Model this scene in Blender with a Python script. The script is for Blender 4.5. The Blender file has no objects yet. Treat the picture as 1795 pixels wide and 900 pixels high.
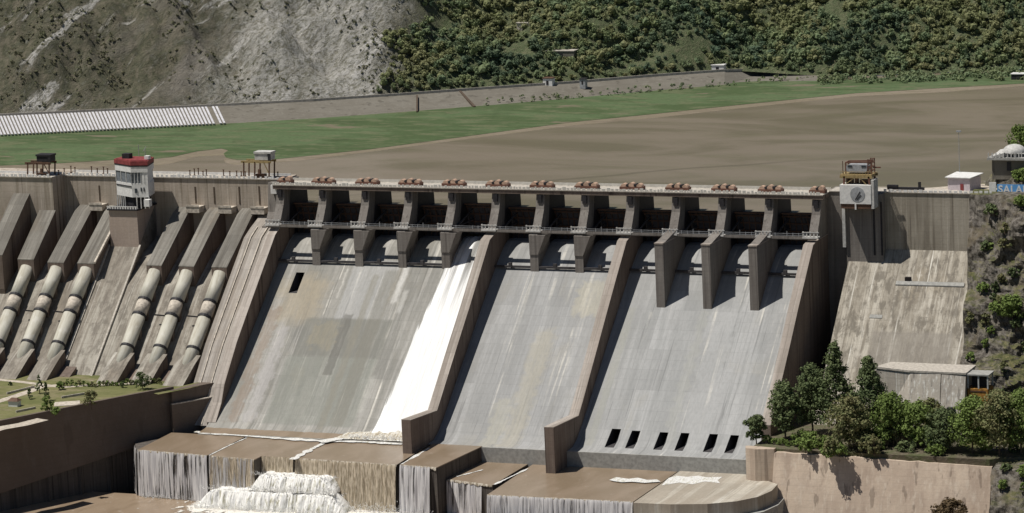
import bpy, bmesh, math, random
from math import sin, cos, pi, radians
from mathutils import Vector, Matrix, noise
random.seed(7)
S = bpy.context.scene
COL = S.collection

# ------------------------------------------------------------------ camera
YAW, PITCH, ROLL = radians(22.52), radians(9.79), radians(2.51)
FPX = 6331.7
Dv = Vector((-sin(YAW)*cos(PITCH), cos(YAW)*cos(PITCH), -sin(PITCH)))
R0 = Vector((cos(YAW), sin(YAW), 0)); U0 = R0.cross(Dv)
Rv = R0*cos(ROLL) - U0*sin(ROLL); Uv = R0*sin(ROLL) + U0*cos(ROLL)
Z0 = 1496.2
CAM = -(Dv*Z0 + Rv*((504.6-897.5)/FPX*Z0) + Uv*((450-318.4)/FPX*Z0))
cd = bpy.data.cameras.new('camera'); cam = bpy.data.objects.new('camera', cd); COL.objects.link(cam)
cd.sensor_width = 36; cd.lens = 36*FPX/1795; cd.clip_start = 5; cd.clip_end = 20000
M = Matrix((Rv, Uv, -Dv)).transposed().to_4x4(); M.translation = CAM
cam.matrix_world = M
S.camera = cam
S.render.resolution_x = 1024; S.render.resolution_y = 513

# ------------------------------------------------------------------ sky and sun
LT = Vector((0.345, 0.222, -0.912)).normalized()      # direction the sunlight travels
w = bpy.data.worlds.new("World"); S.world = w; w.use_nodes = True
nt = w.node_tree; nt.nodes.clear()
sky = nt.nodes.new('ShaderNodeTexSky'); sky.sky_type = 'NISHITA'; sky.sun_disc = False
sky.sun_elevation = math.asin(-LT.z); sky.sun_rotation = math.atan2(-LT.x, -LT.y)
sky.altitude = 1500; sky.air_density = .85; sky.dust_density = .4
bg = nt.nodes.new('ShaderNodeBackground'); bg.inputs[1].default_value = 0.05
wo = nt.nodes.new('ShaderNodeOutputWorld')
nt.links.new(sky.outputs[0], bg.inputs[0]); nt.links.new(bg.outputs[0], wo.inputs[0])
sl = bpy.data.lights.new('sun', 'SUN'); sl.energy = 5.0; sl.angle = radians(0.5); sl.color = (1, .955, .89)
so = bpy.data.objects.new('sun', sl); COL.objects.link(so)
so.rotation_euler = (-LT).to_track_quat('Z', 'Y').to_euler()
S.view_settings.view_transform = 'Standard'; S.view_settings.look = 'None'
S.view_settings.exposure = -0.22; S.view_settings.gamma = 1.0
S.view_settings.use_curve_mapping = False
S.cycles.diffuse_bounces = 2

# ------------------------------------------------------------------ pixel to world (photo pixels, 1795 x 900)
def at(u, v, n=(0, 0, 1), c=0.0):
    r = Dv + Rv*((u-897.5)/FPX) + Uv*((450-v)/FPX)
    n = Vector(n); t = (c - n.dot(CAM))/n.dot(r)
    return CAM + r*t
def atz(u, v, z): return at(u, v, (0, 0, 1), z)
def aty(u, v, y): return at(u, v, (0, 1, 0), y)
def atx(u, v, x): return at(u, v, (1, 0, 0), x)

# ------------------------------------------------------------------ materials
class N:
    def __init__(s, name):
        s.m = bpy.data.materials.new(name); s.m.use_nodes = True
        s.t = s.m.node_tree; s.t.nodes.clear()
        s.out = s.t.nodes.new('ShaderNodeOutputMaterial')
        s.b = s.t.nodes.new('ShaderNodeBsdfPrincipled')
        s.t.links.new(s.b.outputs[0], s.out.inputs[0])
        s.b.inputs['Roughness'].default_value = .85
        s.b.inputs['Specular IOR Level'].default_value = .25
        s.pos = s.t.nodes.new('ShaderNodeNewGeometry').outputs['Position']
    def L(s, a, b): s.t.links.new(a, b)
    def put(s, sock, v):
        if isinstance(v, bpy.types.NodeSocket): s.L(v, sock)
        elif isinstance(v, (tuple, list)): sock.default_value = (*v[:3], 1) if len(sock.default_value) == 4 else v
        else: sock.default_value = v
    def noise(s, scale=(1, 1, 1), detail=4, rough=.55, dist=0, off=(0, 0, 0), src=None):
        mp = s.t.nodes.new('ShaderNodeMapping'); mp.inputs['Scale'].default_value = scale
        mp.inputs['Location'].default_value = off
        s.L(src or s.pos, mp.inputs[0])
        n = s.t.nodes.new('ShaderNodeTexNoise'); n.inputs['Scale'].default_value = 1
        n.inputs['Detail'].default_value = detail; n.inputs['Roughness'].default_value = rough
        n.inputs['Distortion'].default_value = dist
        s.L(mp.outputs[0], n.inputs['Vector']); return n.outputs['Fac']
    def ramp(s, v, a, b, lo=0, hi=1):
        n = s.t.nodes.new('ShaderNodeMapRange'); n.interpolation_type = 'SMOOTHSTEP'
        s.put(n.inputs[0], v); n.inputs[1].default_value = a; n.inputs[2].default_value = b
        n.inputs[3].default_value = lo; n.inputs[4].default_value = hi; return n.outputs[0]
    def math(s, op, a, b=0):
        n = s.t.nodes.new('ShaderNodeMath'); n.operation = op
        s.put(n.inputs[0], a); s.put(n.inputs[1], b); return n.outputs[0]
    def mix(s, f, a, b, mode='MIX'):
        n = s.t.nodes.new('ShaderNodeMix'); n.data_type = 'RGBA'; n.blend_type = mode
        s.put(n.inputs[0], f); s.put(n.inputs[6], a); s.put(n.inputs[7], b); return n.outputs[2]
    def xyz(s):
        n = s.t.nodes.new('ShaderNodeSeparateXYZ'); s.L(s.pos, n.inputs[0]); return n.outputs
    def box(s, x0, x1, y0, y1, soft=.6, wob=1.5, off=0):
        """soft edged rectangle in plan, its edges a little ragged"""
        X, Y, Z = s.xyz()
        w_ = s.math('MULTIPLY', s.math('SUBTRACT', s.noise((.3, .3, .3), 3, off=(off, 0, 0)), .5), wob*2)
        X = s.math('ADD', X, w_); Y = s.math('ADD', Y, w_)
        a = s.ramp(X, x0-soft, x0+soft); b = s.ramp(X, x1-soft, x1+soft, 1, 0)
        c = s.ramp(Y, y0-soft, y0+soft); d = s.ramp(Y, y1-soft, y1+soft, 1, 0)
        return s.math('MULTIPLY', s.math('MULTIPLY', a, b), s.math('MULTIPLY', c, d))
    def bump(s, h, dist=.3, strength=.6):
        n = s.t.nodes.new('ShaderNodeBump'); n.inputs['Distance'].default_value = dist
        n.inputs['Strength'].default_value = strength
        s.put(n.inputs['Height'], h); s.L(n.outputs[0], s.b.inputs['Normal'])
    def done(s, col, rough=None):
        s.put(s.b.inputs['Base Color'], col)
        if rough is not None: s.put(s.b.inputs['Roughness'], rough)
        return s.m

def plain(name, c, rough=.7, metal=0, var=.25):
    n = N(name); f = n.noise((.8, .8, .8), 4)
    col = n.mix(n.ramp(f, .3, .7), tuple(x*(1-var) for x in c), tuple(min(1, x*(1+var*.6)) for x in c))
    n.b.inputs['Metallic'].default_value = metal
    return n.done(col, rough)

def vstreak(name, base, dark, light, sc=.35, al=.018, amt=.8, lamt=.5, off=0, topdark=None):
    """weathered concrete with vertical water stains"""
    n = N(name)
    a = n.noise((sc, sc, al), 5, .6, off=(off, 0, 0)); b = n.noise((sc*3.2, sc*3.2, al*2), 4, .6, off=(off+9, 3, 0))
    c = n.noise((.05, .05, .05), 5, .6, off=(off, 5, 2)); d = n.noise((1.1, 1.1, 1.1), 4)
    col = n.mix(n.ramp(c, .35, .68, 0, .55), base, dark)
    col = n.mix(n.ramp(a, .48, .66, 0, amt), col, dark)
    col = n.mix(n.ramp(b, .52, .70, 0, lamt), col, light)
    e = n.noise((sc*1.7, sc*1.7, al*.7), 3, .5, off=(off+20, 0, 0))
    col = n.mix(n.ramp(e, .60, .66, 0, amt), col, tuple(x*.45 for x in dark))
    X, Y, Z = n.xyz()
    lift = n.math('PINGPONG', Z, 1.25)
    col = n.mix(n.ramp(lift, .0, .10, .30, 0), col, tuple(x*.6 for x in dark))
    col = n.mix(n.ramp(d, .3, .7, 0, .3), col, tuple(x*.7 for x in base))
    n.bump(n.mix(.5, d, b), .25, .5)
    return n.done(col, .92)

def slopeconc(name, base, dark, light, tan, off=0, lime=.5, patches=(), sx=.22, mott=0):
    """concrete of a chute: stains run down the slope"""
    n = N(name)
    a = n.noise((sx, .010, .010), 5, .6, .1, off=(off, 0, 0)); b = n.noise((sx*4, .025, .025), 4, .62, .1, off=(off+7, 0, 0))
    big = n.noise((.06, .03, .03), 5, .6, .4, off=(off+3, 1, 0)); fine = n.noise((1.3, .5, .5), 5, .65)
    r = n.noise((sx*2.2, .012, .012), 3, .5, .05, off=(off+31, 0, 0))
    col = n.mix(n.ramp(big, .35, .68), base, dark)
    col = n.mix(n.ramp(a, .46, .58, 0, .8), col, light)
    col = n.mix(n.ramp(b, .50, .62, 0, .6), col, dark)
    ds = n.noise((sx*3.1, .016, .016), 4, .62, .06, off=(off+77, 2, 0)); col = n.mix(n.ramp(ds, .60, .66, 0, .55), col, tuple(x*.55 for x in dark))
    col = n.mix(n.ramp(big, .55, .75, 0, .6), col, tan)
    if mott:
        m1 = n.noise((.30, .14, .14), 7, .72, .3, off=(off+50, 0, 0))
        col = n.mix(n.ramp(m1, .46, .60, 0, mott), col, tuple(x*.62 for x in dark)); col = n.mix(n.ramp(m1, .44, .34, 0, mott*.8), col, light)
    lm = n.math('MULTIPLY', n.ramp(r, .60, .68), n.ramp(n.noise((.10, .06, .06), 4, .6, off=(off, 8, 0)), .40, .60, 0, 1))
    col = n.mix(n.math('MULTIPLY', lm, lime), col, (.74, .71, .63))
    X, Y, Z = n.xyz()
    lift = n.math('PINGPONG', Y, 1.9)
    col = n.mix(n.ramp(lift, 0, .12, .30, 0), col, tuple(x*.5 for x in dark))
    pj = n.math('PINGPONG', X, 9.62)
    col = n.mix(n.ramp(pj, 0, .25, .35, 0), col, tuple(x*.55 for x in dark))
    for cx_, cy_, amp in ((4.81, 7.6, .22), (9.62, 15.2, .25)):
        cb = n.t.nodes.new('ShaderNodeCombineXYZ'); n.put(cb.inputs[0], n.math('FLOOR', n.math('DIVIDE', X, cx_))); n.put(cb.inputs[1], n.math('FLOOR', n.math('DIVIDE', Y, cy_)))
        wn = n.t.nodes.new('ShaderNodeTexWhiteNoise'); n.L(cb.outputs[0], wn.inputs[0])
        col = n.mix(n.math('MULTIPLY', n.ramp(wn.outputs['Value'], .3, 1), amp), col, tuple(x*.72 for x in dark))
    for i, (x0, x1, y0, y1, c, f, so_) in enumerate(patches):
        k = n.math('MULTIPLY', n.box(x0, x1, y0, y1, so_, 1.0 if so_ < 1 else 4, i*11+off), f)
        k = n.math('MULTIPLY', k, n.ramp(n.noise((.8, .08, .08), 4, .6, off=(i*5, 0, 0)), .25, .55, .55, 1))
        col = n.mix(k, col, c)
    col = n.mix(n.ramp(fine, .35, .75, 0, .25), col, tuple(x*.6 for x in dark))
    n.bump(n.mix(.5, fine, b), .2, .45)
    return n.done(col, .8)

M_ = {}
M_['wall'] = vstreak('dam_face_concrete', (0.510, 0.440, 0.366), (0.255, 0.213, 0.159), (0.690, 0.625, 0.524))
M_['wallr'] = vstreak('dam_face_concrete_right', (0.438, 0.396, 0.322), (0.175, 0.150, 0.115), (0.625, 0.576, 0.483), sc=.5, off=40, amt=.9)
M_['shaft'] = vstreak('tower_shaft_concrete', (0.486, 0.392, 0.324), (0.405, 0.324, 0.270), (0.540, 0.459, 0.392), amt=.25, lamt=.3, off=12)
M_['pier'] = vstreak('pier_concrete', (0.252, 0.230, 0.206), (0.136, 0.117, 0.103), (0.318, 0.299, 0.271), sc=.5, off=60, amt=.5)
M_['lime'] = vstreak('lime_streaked_concrete', (0.552, 0.504, 0.432), (0.312, 0.276, 0.240), (0.900, 0.900, 0.840), sc=.4, off=90, amt=.6, lamt=.9)
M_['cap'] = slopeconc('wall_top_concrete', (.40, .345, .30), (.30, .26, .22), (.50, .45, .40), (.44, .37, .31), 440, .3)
M_['brown'] = vstreak('training_wall_concrete', (.21, .165, .135), (.12, .09, .075), (.28, .24, .20), sc=.3, off=80)  # darker than the wall tops: shade of the sides put into the colour
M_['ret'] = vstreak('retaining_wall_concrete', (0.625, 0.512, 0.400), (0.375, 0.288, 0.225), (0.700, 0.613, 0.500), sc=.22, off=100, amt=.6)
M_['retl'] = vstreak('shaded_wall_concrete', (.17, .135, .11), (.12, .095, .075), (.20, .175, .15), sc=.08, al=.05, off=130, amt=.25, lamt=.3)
M_['coping'] = plain('pale_concrete_coping', (.50, .46, .40), .9)
M_['capb'] = plain('bright_concrete_cap', (.56, .50, .42), .9, var=.3)
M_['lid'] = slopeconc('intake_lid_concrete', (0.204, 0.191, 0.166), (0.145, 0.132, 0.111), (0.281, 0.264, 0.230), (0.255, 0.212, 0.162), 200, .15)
M_['slope'] = slopeconc('dam_slope_concrete', (0.351, 0.318, 0.266), (0.228, 0.199, 0.162), (0.475, 0.446, 0.380), (0.380, 0.323, 0.247), 220, .5, mott=.65)
M_['sloper'] = slopeconc('right_slope_concrete', (0.420, 0.380, 0.310), (0.260, 0.230, 0.185), (0.560, 0.520, 0.440), (0.400, 0.340, 0.250), 240, 1.0, sx=.45, mott=.8, patches=[(258, 290, -40, -26, (.27, .245, .21), .7, .8), (262, 288, -62, -46, (.30, .27, .22), .5, 3)])
M_['strip'] = slopeconc('side_strip_concrete', (.38, .34, .29), (.26, .23, .20), (.50, .46, .41), (.42, .35, .27), 260, .6, sx=.5)
M_['chl'] = slopeconc('left_chute_concrete', (.375, .36, .325), (.265, .26, .235), (.46, .445, .41), (.40, .35, .265), 300, .9, patches=[
    (10, 28, -40, -22, (.44, .37, .26), .55, 4), (-2, 4, -70, -20, (.28, .30, .26), .5, 2),
    (22, 61, -80, -53, (.255, .265, .23), .65, .8), (36, 56, -38, -14, (.43, .43, .42), .6, .5),
    (24, 62, -53, -38, (.20, .20, .175), .72, .8), (40, 44, -60, -36, (.13, .125, .11), .6, .4), (28, 40, -50, -40, (.33, .29, .20), .45, 1.2),
    (6, 11, -80, -34, (.28, .22, .17), .65, 1.2), (13, 18, -80, -42, (.46, .44, .43), .55, 1.0),
    (58.3, 60.8, -31, -15, (.70, .69, .65), .7, .9), (62, 64, -35, -26, (.60, .59, .55), .5, .8), (61, 63, -74, -60, (.56, .55, .50), .5, .9),
    (51, 57, -80, -18, (.22, .21, .175), .55, .8), (46, 49, -82, -20, (.26, .245, .20), .6, .6), (33.4, 34.1, -30, -18, (.70, .68, .62), .55, .5)])
M_['chm'] = slopeconc('middle_chute_concrete', (0.374, 0.374, 0.365), (0.322, 0.322, 0.313), (0.426, 0.426, 0.418), (0.392, 0.374, 0.331), 340, .55, patches=[
    (125, 133, -90, -40, (.44, .41, .33), .6, 2.0), (118, 124, -92, -66, (.45, .43, .35), .55, 1.4), (137, 150, -34, -20, (.46, .43, .34), .6, 1)])
M_['chr'] = slopeconc('right_chute_concrete', (0.383, 0.383, 0.374), (0.322, 0.326, 0.318), (0.444, 0.444, 0.435), (0.400, 0.383, 0.339), 380, .8, patches=[
    (160, 163, -84, -30, (.36, .36, .32), .6, .6), (190, 194, -84, -30, (.37, .37, .34), .6, 1), (196, 206, -84, -30, (.44, .44, .43), .5, 1.5)])
M_['apron'] = plain('apron_concrete', (.36, .355, .33), .85, var=.2)
M_['pad'] = slopeconc('dry_pad_concrete', (.47, .42, .345), (.38, .335, .27), (.56, .52, .44), (.44, .38, .30), 420, .6)
M_['block'] = vstreak('bucket_block_concrete', (.13, .115, .10), (.06, .05, .045), (.20, .185, .165), sc=.6, off=150)
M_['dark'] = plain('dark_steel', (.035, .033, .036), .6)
M_['gate'] = vstreak('painted_gate_steel', (.085, .082, .085), (.05, .045, .045), (.12, .115, .11), sc=.4, off=170)
M_['rust'] = plain('rusty_steel', (.13, .075, .05), .7)
M_['stain'] = plain('dark_drain_stain', (.10, .075, .055), .9)
M_['yel'] = plain('faded_yellow_paint', (.36, .27, .13), .6)
M_['white'] = plain('white_paint', (.76, .75, .72), .6, var=.12)
M_['cream'] = plain('cream_paint', (.62, .60, .54), .7, var=.12)
M_['red'] = plain('red_roof_paint', (.26, .06, .06), .6)
M_['copper'] = plain('tan_hoist_paint', (.58, .40, .29), .55)
M_['hoistb'] = plain('brown_hoist_frame', (.17, .085, .06), .7)
M_['grey'] = plain('grey_sheet_metal', (.38, .39, .40), .5)
M_['lgrey'] = plain('light_grey_render', (.55, .54, .51), .8)
M_['glass'] = plain('dark_window_glass', (.05, .06, .07), .12)
M_['wgl'] = plain('grey_window_glass', (.20, .22, .24), .15)
M_['blue'] = plain('blue_sign_paint', (.13, .36, .70), .5, var=.08)
M_['orange'] = plain('ochre_rust_cladding', (.42, .21, .05), .8, var=.4)
M_['lilac'] = plain('pale_lilac_render', (.60, .53, .55), .8, var=.1)
M_['path'] = plain('pale_path_paving', (.52, .46, .38), .9)
M_['bark'] = plain('tree_bark', (.12, .09, .065), .9)
M_['darkgap'] = plain('dark_joint_fill', (.025, .02, .02), .9)

def pen():
    n = N('penstock_paint'); a = n.noise((.9, .12, .12), 4, .6); b = n.noise((.25, .25, .25), 4)
    col = n.mix(n.ramp(a, .4, .7), (.56, .54, .46), (.43, .40, .32)); col = n.mix(n.ramp(b, .5, .75, 0, .6), col, (.66, .64, .58))
    return n.done(col, .55)
M_['pen'] = pen()

def leafmat(name, a, b, c, sc=.35):
    n = N(name); f = n.noise((sc, sc, sc), 3, .6); g = n.noise((2.2, 2.2, 2.2), 2, .5)
    oi = n.t.nodes.new('ShaderNodeObjectInfo').outputs['Random']
    col = n.mix(n.ramp(f, .35, .65), a, b); col = n.mix(n.ramp(g, .45, .75, 0, .8), col, c)
    col = n.mix(n.math('MULTIPLY', oi, .35), col, tuple(x*.55 for x in a))
    n.b.inputs['Specular IOR Level'].default_value = .12
    # leaves let part of the light through
    tr = n.t.nodes.new('ShaderNodeBsdfTranslucent'); n.put(tr.inputs[0], col)
    mx = n.t.nodes.new('ShaderNodeMixShader'); mx.inputs[0].default_value = .22
    n.done(col, .75); n.L(n.b.outputs[0], mx.inputs[1]); n.L(tr.outputs[0], mx.inputs[2]); n.L(mx.outputs[0], n.out.inputs[0])
    return n.m
M_['leaf_d'] = leafmat('dark_foliage', (0.104, 0.143, 0.065), (0.156, 0.195, 0.085), (0.221, 0.247, 0.117))
M_['leaf_g'] = leafmat('green_foliage', (0.156, 0.221, 0.058), (0.208, 0.286, 0.078), (0.286, 0.338, 0.130))
M_['leaf_b'] = leafmat('brownish_foliage', (0.208, 0.195, 0.091), (0.182, 0.215, 0.091), (0.299, 0.273, 0.156))
M_['leaf_f'] = leafmat('far_forest_foliage', (0.144, 0.203, 0.110), (0.211, 0.254, 0.119), (0.321, 0.338, 0.186), .05)
M_['leaf_dry'] = leafmat('dry_brown_foliage', (.14, .10, .055), (.18, .13, .075), (.22, .17, .10))
M_['leaf_f3'] = leafmat('far_dark_foliage', (0.100, 0.155, 0.100), (0.146, 0.192, 0.109), (0.219, 0.255, 0.146), .06)
M_['leaf_f2'] = leafmat('far_olive_foliage', (0.223, 0.253, 0.111), (0.297, 0.297, 0.149), (0.386, 0.372, 0.223), .06)

def rockhill():
    n = N('far_hillside')
    X, Y, Z = n.xyz()
    # slanting gullies: coordinates turned so the bands lean to the left going down
    mp = n.t.nodes.new('ShaderNodeMapping'); mp.inputs['Rotation'].default_value = (0, radians(-38), 0)
    n.L(n.pos, mp.inputs[0]); q = mp.outputs[0]
    a = n.noise((.085, .02, .014), 6, .62, .5, src=q); b = n.noise((.030, .018, .012), 5, .6, .4, src=q, off=(8, 0, 0))
    c = n.noise((.55, .45, .22), 8, .78, .4, src=q); d = n.noise((.22, .16, .14), 7, .72, .3, off=(5, 5, 5))
    rock = n.mix(n.ramp(c, .40, .60), (.075, .068, .052), (.31, .29, .25))
    rock = n.mix(n.ramp(d, .50, .68, 0, .75), rock, (.28, .26, .17))
    bright = n.mix(n.ramp(c, .40, .56), (.26, .25, .20), (.66, .64, .60))
    # the bare scar
    scar = n.math('MULTIPLY', n.ramp(X, -205, -150), n.ramp(X, -108, -84, 1, 0))
    scar = n.math('MULTIPLY', scar, n.ramp(b, .30, .48, .45, 1))
    a2 = n.noise((.22, .03, .02), 6, .65, .6, src=q, off=(3, 3, 3))
    thin = n.math('MULTIPLY', n.math('MAXIMUM', n.ramp(a, .575, .61), n.math('MULTIPLY', n.ramp(a2, .60, .64), .7)), .85)
    col = n.mix(n.math('MAXIMUM', scar, thin), rock, bright)
    veg = n.math('MULTIPLY', n.ramp(a, .52, .64, 1, 0), n.ramp(d, .30, .50, .35, 1))
    vcol = n.mix(n.ramp(d, .4, .62), (.105, .11, .065), (.20, .18, .13))
    vcol = n.mix(n.ramp(b, .5, .65), vcol, (.22, .20, .165))
    veg = n.math('MULTIPLY', veg, n.math('SUBTRACT', 1, n.math('MULTIPLY', scar, .7)))
    col = n.mix(veg, col, vcol)
    fore = n.ramp(n.math('ADD', X, n.math('MULTIPLY', n.math('SUBTRACT', d, .5), 60)), -100, -78)
    col = n.mix(fore, col, n.mix(n.ramp(c, .45, .65), (.13, .16, .08), (.22, .215, .13)))
    n.bump(n.mix(.35, c, a), 4.0, 1.0)
    return n.done(col, .95)
M_['hill'] = rockhill()
def abut():
    n = N('abutment_rock')
    a = n.noise((.10, .10, .07), 6, .68, .4); b = n.noise((.5, .5, .35), 6, .7, .3); c = n.noise((.06, .06, .06), 4, .6, off=(4, 4, 4))
    rock = n.mix(n.ramp(b, .36, .64), (.045, .038, .030), (.21, .19, .165))
    rock = n.mix(n.ramp(a, .52, .66, 0, .8), rock, (.15, .125, .085))
    geo = n.t.nodes.new('ShaderNodeNewGeometry'); sp = n.t.nodes.new('ShaderNodeSeparateXYZ'); n.L(geo.outputs['Normal'], sp.inputs[0])
    g = n.math('MULTIPLY', n.ramp(c, .42, .58), n.ramp(sp.outputs[2], .45, .85, .05, .9))
    veg = n.mix(n.ramp(b, .4, .65), (.075, .085, .03), (.16, .145, .06))
    col = n.mix(g, rock, veg)
    n.bump(n.mix(.5, b, a), 1.2, 1.0)
    return n.done(col, .95)
M_['rock'] = abut()
def grassm(name, cols, brown):
    n = N(name)
    a = n.noise((.012, .030, .1), 5, .6, .6); b = n.noise((.06, .15, .1), 4, .6); c = n.noise((.5, .9, .5), 4, .6)
    col = n.mix(n.ramp(a, .44, .56), cols[0], cols[1]); col = n.mix(n.ramp(b, .50, .60, 0, .8), col, cols[2]); col = n.mix(n.ramp(n.noise((.03, .11, .1), 6, .7, .5, off=(7, 7, 7)), .55, .62, 0, .5), col, tuple(x*.62 for x in cols[0]))
    col = n.mix(n.ramp(c, .4, .7, 0, .4), col, tuple(x*.6 for x in cols[0]))
    if brown: col = n.mix(n.ramp(n.noise((.02, .04, .1), 5, .6, .3, off=(3, 9, 0)), .62, .68), col, brown)
    return n.done(col, .95)
M_['meadow'] = grassm('silt_meadow_grass', ((.070, .105, .042), (.100, .145, .066), (.135, .150, .080)), (.17, .145, .10))
M_['lawn'] = grassm('garden_lawn', ((.14, .15, .055), (.19, .185, .08), (.24, .21, .12)), (.34, .29, .21))
M_['shore'] = grassm('tan_silt', ((.21, .175, .125), (.245, .205, .155), (.22, .19, .13)), None)
def soil():
    n = N('terrace_soil'); a = n.noise((.15, .15, .15), 5, .6); b = n.noise((.8, .8, .8), 4, .6)
    col = n.mix(n.ramp(a, .4, .65), (.12, .10, .07), (.09, .10, .045)); col = n.mix(n.ramp(b, .5, .75, 0, .6), col, (.24, .21, .16))
    n.bump(b, .4, .8); return n.done(col, .95)
M_['soil'] = soil()
def reservoir():
    n = N('muddy_reservoir_water')
    a = n.noise((.006, .016, 1), 6, .6, 1.2); b = n.noise((.012, .05, 1), 5, .6, .8); X, Y, Z = n.xyz()
    col = n.mix(n.ramp(a, .40, .60), (.16, .138, .095), (.23, .192, .148)); col = n.mix(n.ramp(b, .46, .70, 0, .45), col, (.165, .15, .095))
    # thin dark line across the water
    ln = n.math('SUBTRACT', n.math('ADD', n.math('MULTIPLY', X, -.72), Y), 20)
    wv = n.math('MULTIPLY', n.math('SUBTRACT', n.noise((.015, .015, 1), 3), .5), 26)
    ln = n.math('ABSOLUTE', n.math('ADD', ln, wv))
    k = n.math('MULTIPLY', n.ramp(ln, .8, 3.6, .50, 0), n.math('MULTIPLY', n.ramp(X, 0, 25), n.ramp(X, 150, 200, 1, 0)))
    col = n.mix(k, col, (.10, .085, .06))
    n.b.inputs['Specular IOR Level'].default_value = .35
    n.bump(n.noise((.18, .5, 1), 6, .7), .35, .6)
    return n.done(col, .30)
M_['res'] = reservoir()
def mud(name, c0, c1, foam=0, rough=.3):
    n = N(name); a = n.noise((.10, .04, .1), 5, .6, .6); b = n.noise((.5, .25, .5), 5, .65, .4)
    col = n.mix(n.ramp(a, .38, .64), c0, c1)
    if foam: col = n.mix(n.ramp(b, .60, .72, 0, foam), col, (.78, .75, .68))
    n.bump(b, .12, .5); n.b.inputs['Specular IOR Level'].default_value = .4
    return n.done(col, rough)
M_['mud'] = mud('thin_brown_water', (.245, .185, .125), (.30, .23, .165), .12)
M_['pool'] = mud('brown_pool_water', (.27, .20, .135), (.33, .25, .175), .3)
def fallm(name, wcol, dcol, cover, sx=1.0, sz=.05):
    n = N(name); a = n.noise((sx, .05, sz), 5, .68, .15); b = n.noise((sx*3, .1, sz*1.5), 4, .6, .2, off=(4, 0, 0)); c = n.noise((sx*.25, .05, sz), 3, .5, off=(9, 0, 0))
    col = n.mix(n.ramp(b, .35, .65), wcol, dcol)
    al = n.ramp(n.math('ADD', n.math('MULTIPLY', a, .7), n.math('MULTIPLY', c, .3)), .5-cover*.2, .62-cover*.2)
    n.put(n.b.inputs['Alpha'], al); n.bump(b, .3, .7)
    return n.done(col, .55)
M_['fall'] = fallm('falling_water', (.80, .78, .76), (.42, .41, .42), .55)
M_['fallthin'] = fallm('thin_falling_water', (.62, .60, .58), (.30, .29, .29), .15)
M_['fallbrown'] = fallm('silty_falling_water', (.62, .53, .40), (.27, .22, .15), 1.6, .8, .22)
def foamm(name, w=(.88, .86, .80), d=(.45, .42, .30), th=.5):
    n = N(name); a = n.noise((1.1, .3, .22), 7, .72, .5); b = n.noise((3.0, .8, .5), 5, .7, .2)
    col = n.mix(n.ramp(a, th, th+.10), w, d); col = n.mix(n.ramp(b, .55, .75, 0, .3), col, d)
    n.bump(n.mix(.5, a, b), 1.2, 1.0); return n.done(col, .7)
M_['rimw'] = plain('spray_droplets', (.85, .84, .80), .7)
M_['rim'] = foamm('water_lip', (.62, .56, .46), (.30, .25, .18), .46)
M_['foam'] = foamm('churned_foam', (.93, .92, .88), (.62, .60, .47), .52)
def streamm():
    n = N('white_spillway_stream')
    a = n.noise((.35, .012, .012), 5, .62, .25); b = n.noise((1.6, .05, .05), 5, .65, .2); c = n.noise((.12, .03, .03), 4, .6, .5, off=(2, 2, 0))
    X, Y, Z = n.xyz()
    col = n.mix(n.ramp(b, .42, .72, 0, .45), (.95, .95, .93), (.74, .74, .72)); up = n.ramp(Y, -40, -12)
    col = n.mix(n.math('MULTIPLY', n.ramp(a, .42, .60), n.math('ADD', n.math('MULTIPLY', up, .8), .12)), col, (.22, .215, .20))
    # ragged edge: the stream breaks up toward its left margin
    edge = n.math('ADD', n.math('SUBTRACT', X, n.math('MULTIPLY', Y, .09)), n.math('MULTIPLY', n.math('SUBTRACT', n.noise((.5, .03, .03), 4, .6), .5), 6))
    al = n.ramp(edge, 77.4, 78.4); n.put(n.b.inputs['Alpha'], al); n.bump(n.mix(.5, b, a), .5, .8)
    return n.done(col, .6)
M_['stream'] = streamm()
def slabm():
    n = N('white_revetment_slab'); a = n.noise((.5, .5, .5), 4)
    return n.done(n.mix(n.ramp(a, .35, .7), (.62, .62, .64), (.48, .47, .48)), .8)
M_['slab'] = slabm()
M_['emb'] = vstreak('embankment_stone', (.20, .185, .155), (.14, .125, .10), (.25, .235, .20), sc=.12, al=.05, off=180, amt=.5)

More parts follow.
